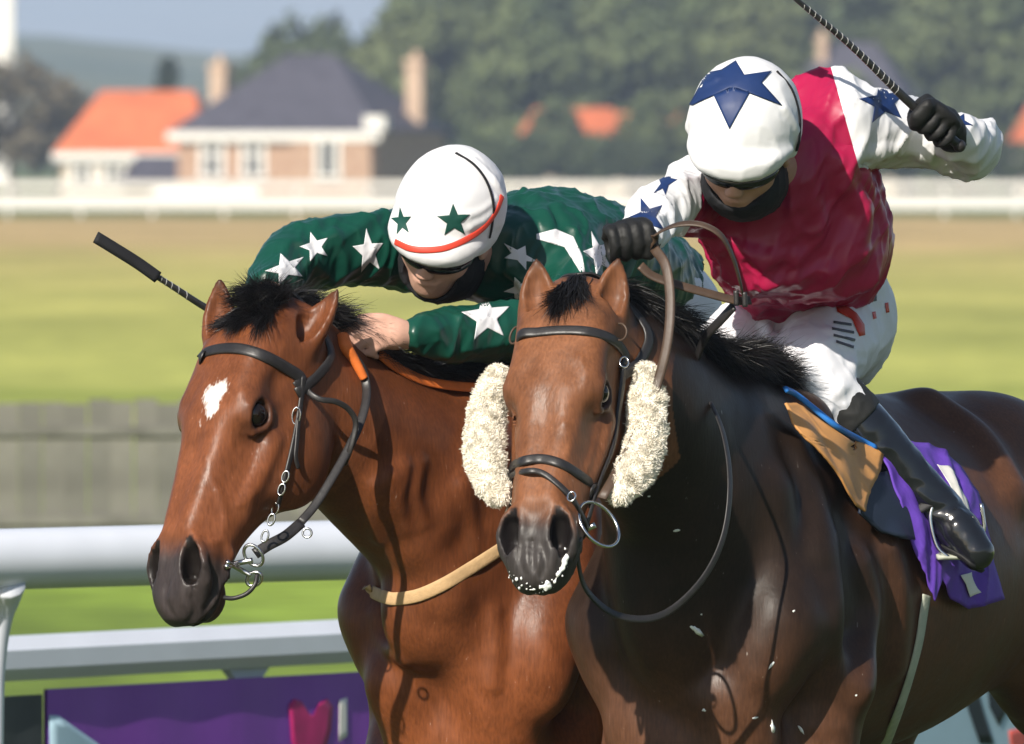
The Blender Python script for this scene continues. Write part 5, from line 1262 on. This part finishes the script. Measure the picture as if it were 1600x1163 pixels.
    kr, ar, tr = J['kn_r'], J['an_r'], J['toe_r']; F = Field(*bounds([kr, ar, tr], .1), .007); F.chain(np.array([kr+(ar-kr)*.16, kr+(ar-kr)*.5, ar, tr]), [.053, .052, .037, .032], k=.01); v, q = F.mesh(1); mesh_obj('boot', v, q, M['boot'], root)
    return root, br, bv
def sub_obj(name, v, q, m, parent):
    u, inv = np.unique(q, return_inverse=True); return mesh_obj(name, v[u], inv.reshape(q.shape).astype(np.int32), m, parent)
def cap(F, T):
    R = T.R
    F.ell(T(-.012, 0, .030), np.array((.128, .106, .118))*T.k, R, .01)
    # peak: thin, curved plate in front
    F.ell(T(.050, 0, .022), np.array((.098, .096, .046))*T.k, R, .010)
    F.ell(T(.06, 0, -.030), np.array((.150, .088, .046))*T.k, R, .006, '-')
    F.ell(T(-.02, 0, -.060), np.array((.115, .092, .075))*T.k, R, .006, '-')
    F.plane(T(-.0, 0, -.022), -(T.u*.985-T.f*.17), .006)
def rider_gear(root, T, mask):
    R = T.R
    # goggles: strap and lenses
    F = Field(*bounds([T(x, y, z) for x in (-.02, .13) for y in (-.1, .1) for z in (-.06, .05)], .01), .003)
    F.ell(T(.044, 0, -.028), (.070, .076, .027), R, .004); F.ell(T(.024, 0, -.024), (.064, .067, .05), R, .002, '-'); F.ell(T(.104, 0, -.058), (.05, .012, .022), R, .004, '-')
    v, q = F.mesh(1); mesh_obj('goggles', v, q, M['lens'], root)
    # chin cover of black cloth
    F = Field(*bounds([T(x, y, z) for x in (-.09, .12) for y in (-.1, .1) for z in (-.19, .0)], .01), .004)
    F.ell(T(.030, 0, -.080), (.074, .072, .066), R, .02); F.cone(T(-.005, 0, -.10), T(-.06, 0, -.15), .078, .070, .03)
    F.ell(T(.090, 0, -.034), (.07, .064, .052), R, .006, '-')
    if not mask: F.ell(T(.095, 0, -.062), (.075, .058, .064), R, .008, '-')
    F.ell(T(-.02, 0, .03), (.12, .095, .10), R, .004, '-')
    v, q = mesh_from(F, 1, [(folds(40, 3), .0025)]); mesh_obj('neck_gaiter', v, q, M['blackcloth'], root)
# ---- rider in green on the farther horse
GT = Frame(P(698, 350, .98), V(-.36, -.73, -.57), V(.12, -.58, .80))
GJ = dict(pelvis=P(990, 455, 1.72), waist=P(930, 430, 1.52), chest=P(800, 405, 1.25), neck=P(760, 395, 1.14),
          sh_l=P(862, 415, 1.20), el_l=P(880, 508, 1.02), wr_l=P(655, 526, .81), sh_r=P(625, 395, 1.22), el_r=P(462, 408, 1.02), wr_r=P(418, 462, .86),
          hip_l=P(1010, 490, 1.70), kn_l=P(815, 600, 1.36), an_l=P(960, 800, 1.58), toe_l=P(985, 850, 1.46),
          hip_r=P(930, 500, 1.74), kn_r=P(690, 600, 1.46), an_r=P(640, 800, 1.72), toe_r=P(610, 850, 1.60))
def build_green():
    J, T = GJ, GT
    root, F = rider('jockey', 'jockey in green silks with white stars crouching low over the bay horse', J, T, None)
    # bare hands: part of the body mesh
    F.cone(J['wr_l'], P(618, 523, .785), .026, .027, .015)
    ra = P(573, 548, .80)
    F.ell(P(608, 522, .785), (.036, .026, .027), None, .015)
    # fingers of the left hand: index reaches forward, the others curl down over the rein
    for pp, rr in ((((600, 508, .775), (572, 506, .765), (540, 510, .76), (512, 519, .76)), .0105), (((598, 517, .765), (568, 519, .752), (546, 528, .750), (548, 543, .755)), .0105),
                   (((600, 528, .765), (574, 532, .752), (558, 542, .752), (566, 553, .760)), .0100), (((606, 537, .768), (588, 543, .757), (578, 551, .757), (588, 557, .765)), .0090)):
        c = spline(np.array([P(*q) for q in pp]), 4); F.chain(c, np.linspace(rr*1.15, rr*.82, len(c)), k=.007)
    c = spline(np.array([P(*q) for q in ((628, 512, .785), (600, 499, .770), (572, 498, .760), (552, 502, .757))]), 4); F.chain(c, np.linspace(.0135, .0095, len(c)), k=.010)
    F.cone(J['wr_r'], P(415, 480, .82), .026, .026, .015)
    fist(F, P(398, 490, .79), P(450, 484, .79), V(.0, -.3, .9), r=.0098, hold=.008, spread=.0195)
    v, q = F.mesh(1)
    mesh_obj('body', v, q, M['skin'], root, col=np.tile(np.array([[.62, .36, .27]]), (len(v), 1)))
    lo, hi = bounds([J[k] for k in ('waist', 'chest', 'neck', 'sh_l', 'sh_r', 'el_l', 'el_r', 'wr_l', 'wr_r', 'pelvis')], .14); F = Field(lo, hi, .0048)
    F.tube([P(1000, 455, 1.76), P(930, 425, 1.54), P(850, 395, 1.34), P(765, 392, 1.16)], [.150, .160, .175, .115], [.120, .125, .120, .085], k=.03, n=6)
    F.cone(P(800, 400, 1.22), P(868, 405, 1.20), .085, .088, .04); F.cone(P(760, 395, 1.18), P(625, 392, 1.22), .085, .072, .04)
    c = spline(np.c_[np.array([P(866, 405, 1.20), P(885, 462, 1.10), P(868, 512, 1.01), P(760, 520, .92), P(662, 526, .815)]), [.080, .074, .066, .050, .036]], 5)
    F.chain(c[:, :3], c[:, 3], k=.025)
    F.chain(np.array([P(668, 526, .82), P(645, 526, .805)]), [.037, .030], k=.008)
    c = spline(np.c_[np.array([P(632, 392, 1.22), P(540, 395, 1.12), P(458, 408, 1.03), P(420, 452, .90)]), [.072, .066, .060, .042]], 5)
    F.chain(c[:, :3], c[:, 3], k=.025)
    F.ell(T(-.01, 0, -.02), (.10, .085, .12), T.R, .01, '-')
    F.plane(P(1010, 500, 1.76), nrm(V(.30, .8, -.5)), .01)
    for p_ in ([(820, 300), (850, 340), (860, 380)], [(870, 330), (900, 380), (910, 430)], [(800, 420), (830, 445), (870, 450)], [(680, 512), (690, 530), (700, 548)], [(720, 500), (735, 525), (730, 545)],
               [(520, 370), (540, 410), (530, 440)], [(480, 400), (500, 420), (520, 440)]): F.ridge(p_, .010, .016, .5)
    v, q = mesh_from(F, 1, [(folds(7, 13, V(.5, .6, .1)), .014), (folds(16, 18, V(.4, .5, .3)), .005), (folds(23, 55, V(.35, .1, 1)), .0065)])
    jk = mesh_obj('silk_jacket', v, q, M['green'], root); bv = bvh_of(v, q)
    for c in ((492, 386, 27, .3, .9, .9), (576, 394, 34, .1, .75, 1.1), (447, 420, 34, .35, 1.0, .75), (760, 496, 40, .12, 1.0, 1.0), (812, 400, 30, -.5, 1.1, .6), (812, 452, 26, .4, 1.0, .8), (935, 398, 32, .3, .7, 1.2)):
        patch('star', star_px(*c), bv, M['white'], jk)
    patch('white_stripe', [(838, 366), (868, 358), (896, 370), (910, 400), (914, 425), (908, 428), (900, 398), (884, 378), (862, 368), (838, 374)], bv, M['white'], jk)
    F = Field(*bounds([T(x, y, z) for x in (-.15, .2) for y in (-.14, .14) for z in (-.06, .18)], .02), .004)
    cap(F, T)
    F.ridge([(770, 280), (786, 320), (780, 350)], .005, .012, .4); F.ridge([(720, 340), (750, 330), (775, 310)], .004, .01, .4); F.ridge([(735, 355), (760, 340), (778, 320)], .004, .01, .4)
    F.ridge([(740, 250), (770, 280), (785, 310)], .004, .01, .4)
    v, q = mesh_from(F, 1, [(folds(13, 14), .0020), (folds(45, 16), .0004)])
    co = mesh_obj('cap', v, q, M['capwhite'], root); bv = bvh_of(v, q)
    patch('cap_star', star_px(628, 347, 22, .1, .75, 1.05), bv, M['greenprint'], co, off=.0015); patch('cap_star', star_px(709, 345, 27, .05), bv, M['greenprint'], co, off=.0015)
    strap_px('cap_band', [(606, 366), (618, 378), (640, 388), (665, 391), (695, 388), (725, 376), (755, 356), (775, 330), (784, 306)], bv, M['redband'], co, .012, .002)
    strap_px('cap_strap', [(712, 240), (740, 258), (760, 285), (770, 320), (768, 352), (764, 372)], bv, M['blackcloth'], co, .006, .002)
    rider_gear(root, T, mask=False)
    F = Field(*bounds([J[k] for k in ('pelvis', 'waist', 'hip_l', 'hip_r', 'kn_l', 'kn_r')], .18), .007)
    F.tube([P(1010, 490, 1.80), P(985, 470, 1.70), P(955, 450, 1.60)], [.155, .15, .145], [.125, .12, .11], k=.03, n=4)
    for s in ('l', 'r'):
        kk = J['kn_'+s]; an = J['an_'+s]; low = kk+(an-kk)*.28
        ps = np.array([J['hip_'+s], (J['hip_'+s]+kk)/2+V(.0, -.02, .012), kk, low]); c = spline(np.c_[ps, [.115, .095, .074, .056]], 5)
        F.chain(c[:, :3], c[:, 3], k=.035)
    v, q = mesh_from(F, 1, [(folds(12, 25), .006)])
    br = mesh_obj('breeches', v, q, M['breech'], root)
    for s in ('l', 'r'):
        kr, ar, tr = J['kn_'+s], J['an_'+s], J['toe_'+s]; F = Field(*bounds([kr, ar, tr], .1), .007); F.chain(np.array([kr+(ar-kr)*.16, kr+(ar-kr)*.5, ar, tr]), [.053, .052, .037, .032], k=.01); v, q = F.mesh(1); mesh_obj('boot', v, q, M['boot'], root)
    return root

build_red(); build_green()
# ------------------------------------------------------------------ whips, stirrup, foam
def whip(label, pts, rad, wrap, flap, end_r):
    root = empty('whip', tuple(pts[0])); tag(root, label, 'whip')
    tube_mesh('shaft', pts, rad, M['carbon'], root, n=12, seg=8)
    c = spline(np.c_[np.array(pts), rad], 60); k0, k1 = [int(x*(len(c)-1)) for x in wrap]; seg = c[k0:k1]; ax = nrm(seg[-1, :3]-seg[0, :3]); s1 = nrm(np.cross(ax, [0, 1, .2])); s2 = np.cross(ax, s1)
    L = np.linalg.norm(seg[-1, :3]-seg[0, :3]); turns = L/.014; n = int(turns*10); hel = []
    for i in range(n):
        t = i/(n-1); j = t*(len(seg)-1); a = seg[int(j)]; th = 2*math.pi*turns*t; hel.append(a[:3]+(s1*math.cos(th)+s2*math.sin(th))*(a[3]+.0002))
    tube_mesh('wrap', hel, .0009, M['whipsilver'], root, n=5, seg=1)
    if flap is not None: tube_mesh('flap', [pts_ for pts_ in flap], .009, M['blackcloth'], root, flat=(.024, .009, V(.2, -.9, .4)))
    bm = bmesh.new(); bmesh.ops.create_uvsphere(bm, u_segments=14, v_segments=8, radius=end_r); me = bpy.data.meshes.new('knob'); bm.to_mesh(me); bm.free(); me.materials.append(M['leather']); me.polygons.foreach_set('use_smooth', np.ones(len(me.polygons), bool))
    o = bpy.data.objects.new('knob', me); link(o, root); return root
whip('raised black whip with silver wrap in the red rider glove', [P(1499, 228, .560), P(1455, 190, .535), P(1408, 148, .505), P(1330, 72, .455), P(1245, 0, .40), P(1165, -70, .35)], [.0095, .0095, .0085, .0065, .0050, .0045], (.42, .78), [P(1170, -66, .353), P(1120, -110, .32), P(1075, -150, .29)], .0125)
whip('black whip pointing left from the green rider hand past the bay ear', [P(410, 512, .800), P(360, 500, .80), P(320, 480, .79), P(270, 448, .77), P(238, 428, .755), P(200, 404, .74)], [.0075, .0072, .0068, .0060, .0055, .0050], (.50, .82), [P(246, 434, .755), P(215, 412, .745), P(180, 390, .73), P(149, 371, .72)], .010)
# stirrup: iron and leather on the near side of the dark bay
st = empty('stirrup', tuple(RJ['an_l']-V(0, 0, .1))); tag(st, 'silver stirrup iron under the black boot', 'stirrup'); tc_ = RJ['an_l']+(RJ['toe_l']-RJ['an_l'])*.50
e1 = V(.9, -.43, 0)
tube_mesh('iron', [tc_+V(-.045, -.02, .055), tc_+V(-.052, -.025, .02), tc_+V(-.040, -.028, -.030), tc_+V(-.018, -.03, -.052)], .0042, M['steel'], st, n=8)
tube_mesh('iron', [tc_+V(.045, .0, .05), tc_+V(.050, .0, .0), tc_+V(.036, -.005, -.035), tc_+V(.020, -.01, -.050)], .0042, M['steel'], st, n=8)
tube_mesh('tread', [tc_+V(-.040, -.026, -.047), tc_+V(.036, -.006, -.047)], .012, M['webgrey'], st, flat=(.032, .008, V(0, .2, -1)))
tube_mesh('stirrup_leather', [tc_+V(-.045, -.02, .055), leg_at(1425, 800, .032), leg_at(1410, 780, .03)], .008, M['leather'], st, flat=(.018, .004, V(-.2, -.9, .3)))
# flecks of foam
def fleck(px, py, L, w_, ang, b, parent, nm='foam_fleck'):
    p, n = ray(px, py, b)
    if p is None: return
    s_ = V(math.cos(ang), 0, math.sin(ang)); s_ = nrm(s_-(s_@n)*n); u_ = np.cross(n, s_); v = []; f = []; rr = np.random.RandomState(int(px*7+py))
    for j in range(4):
        z = (0, .5, .85, 1)[j]; r = (1, .9, .5, .05)[j]
        for i in range(9): a = 2*math.pi*i/9; q_ = r*(1+.25*rr.randn()*(j < 3)); v.append(p+s_*L/2*math.cos(a)*q_+u_*w_/2*math.sin(a)*q_+n*(z*w_*.35-.0005))
    for j in range(3):
        for i in range(9): f.append((j*9+i, j*9+(i+1) % 9, (j+1)*9+(i+1) % 9, (j+1)*9+i))
    mesh_obj(nm, np.array(v), f, M['foam'], parent)
ff = empty('foam', tuple(P(1088, 985, .1))); tag(ff, 'white flecks of foam flung on the dark bay chest and shoulder', 'foam')
for q in ((1088, 985, .030, .010, -.6), (1207, 1137, .026, .011, -.9), (1252, 1141, .018, .006, -1.0), (1100, 1110, .008, .007, 0), (1058, 829, .012, .006, .1), (1205, 1040, .020, .005, .9), (1096, 960, .005, .004, 0), (1014, 776, .006, .004, 0), (1240, 955, .007, .004, .5), (1338, 1087, .006, .004, 0), (1180, 1122, .012, .004, 0)):
    fleck(*q, RHb, ff)
lf = empty('lip_foam', tuple(RHh(.6, 0, -.1))); tag(lf, 'frothy white foam along the lips of the dark bay', 'foam')
rr = np.random.RandomState(8); edge = spline(np.array([(798., 900.), (812, 912), (830, 918), (848, 917), (862, 909), (874, 896), (882, 880), (886, 862)]), 6); pts = []
for i in range(95):
    e = edge[rr.randint(len(edge))]; p, n = ray(e[0]+rr.normal()*2.5, e[1]+rr.normal()*3.5, RHb)
    if p is not None: pts.append(p+n*rr.uniform(-.001, .003))
F = Field(*bounds(pts, .015), .0022)
for p in pts: F.ell(p, np.array([1, 1, rr.uniform(.7, 1.6)])*rr.uniform(.0011, .0028), None, .004)
v, q = mesh_from(F, 1, [(folds(150, 3), .001)]); mesh_obj('froth', v, q, M['foam'], lf); tag(lf.children[0], kind='stuff')

build_haze()
print('built in', round(time.time()-T0, 1))
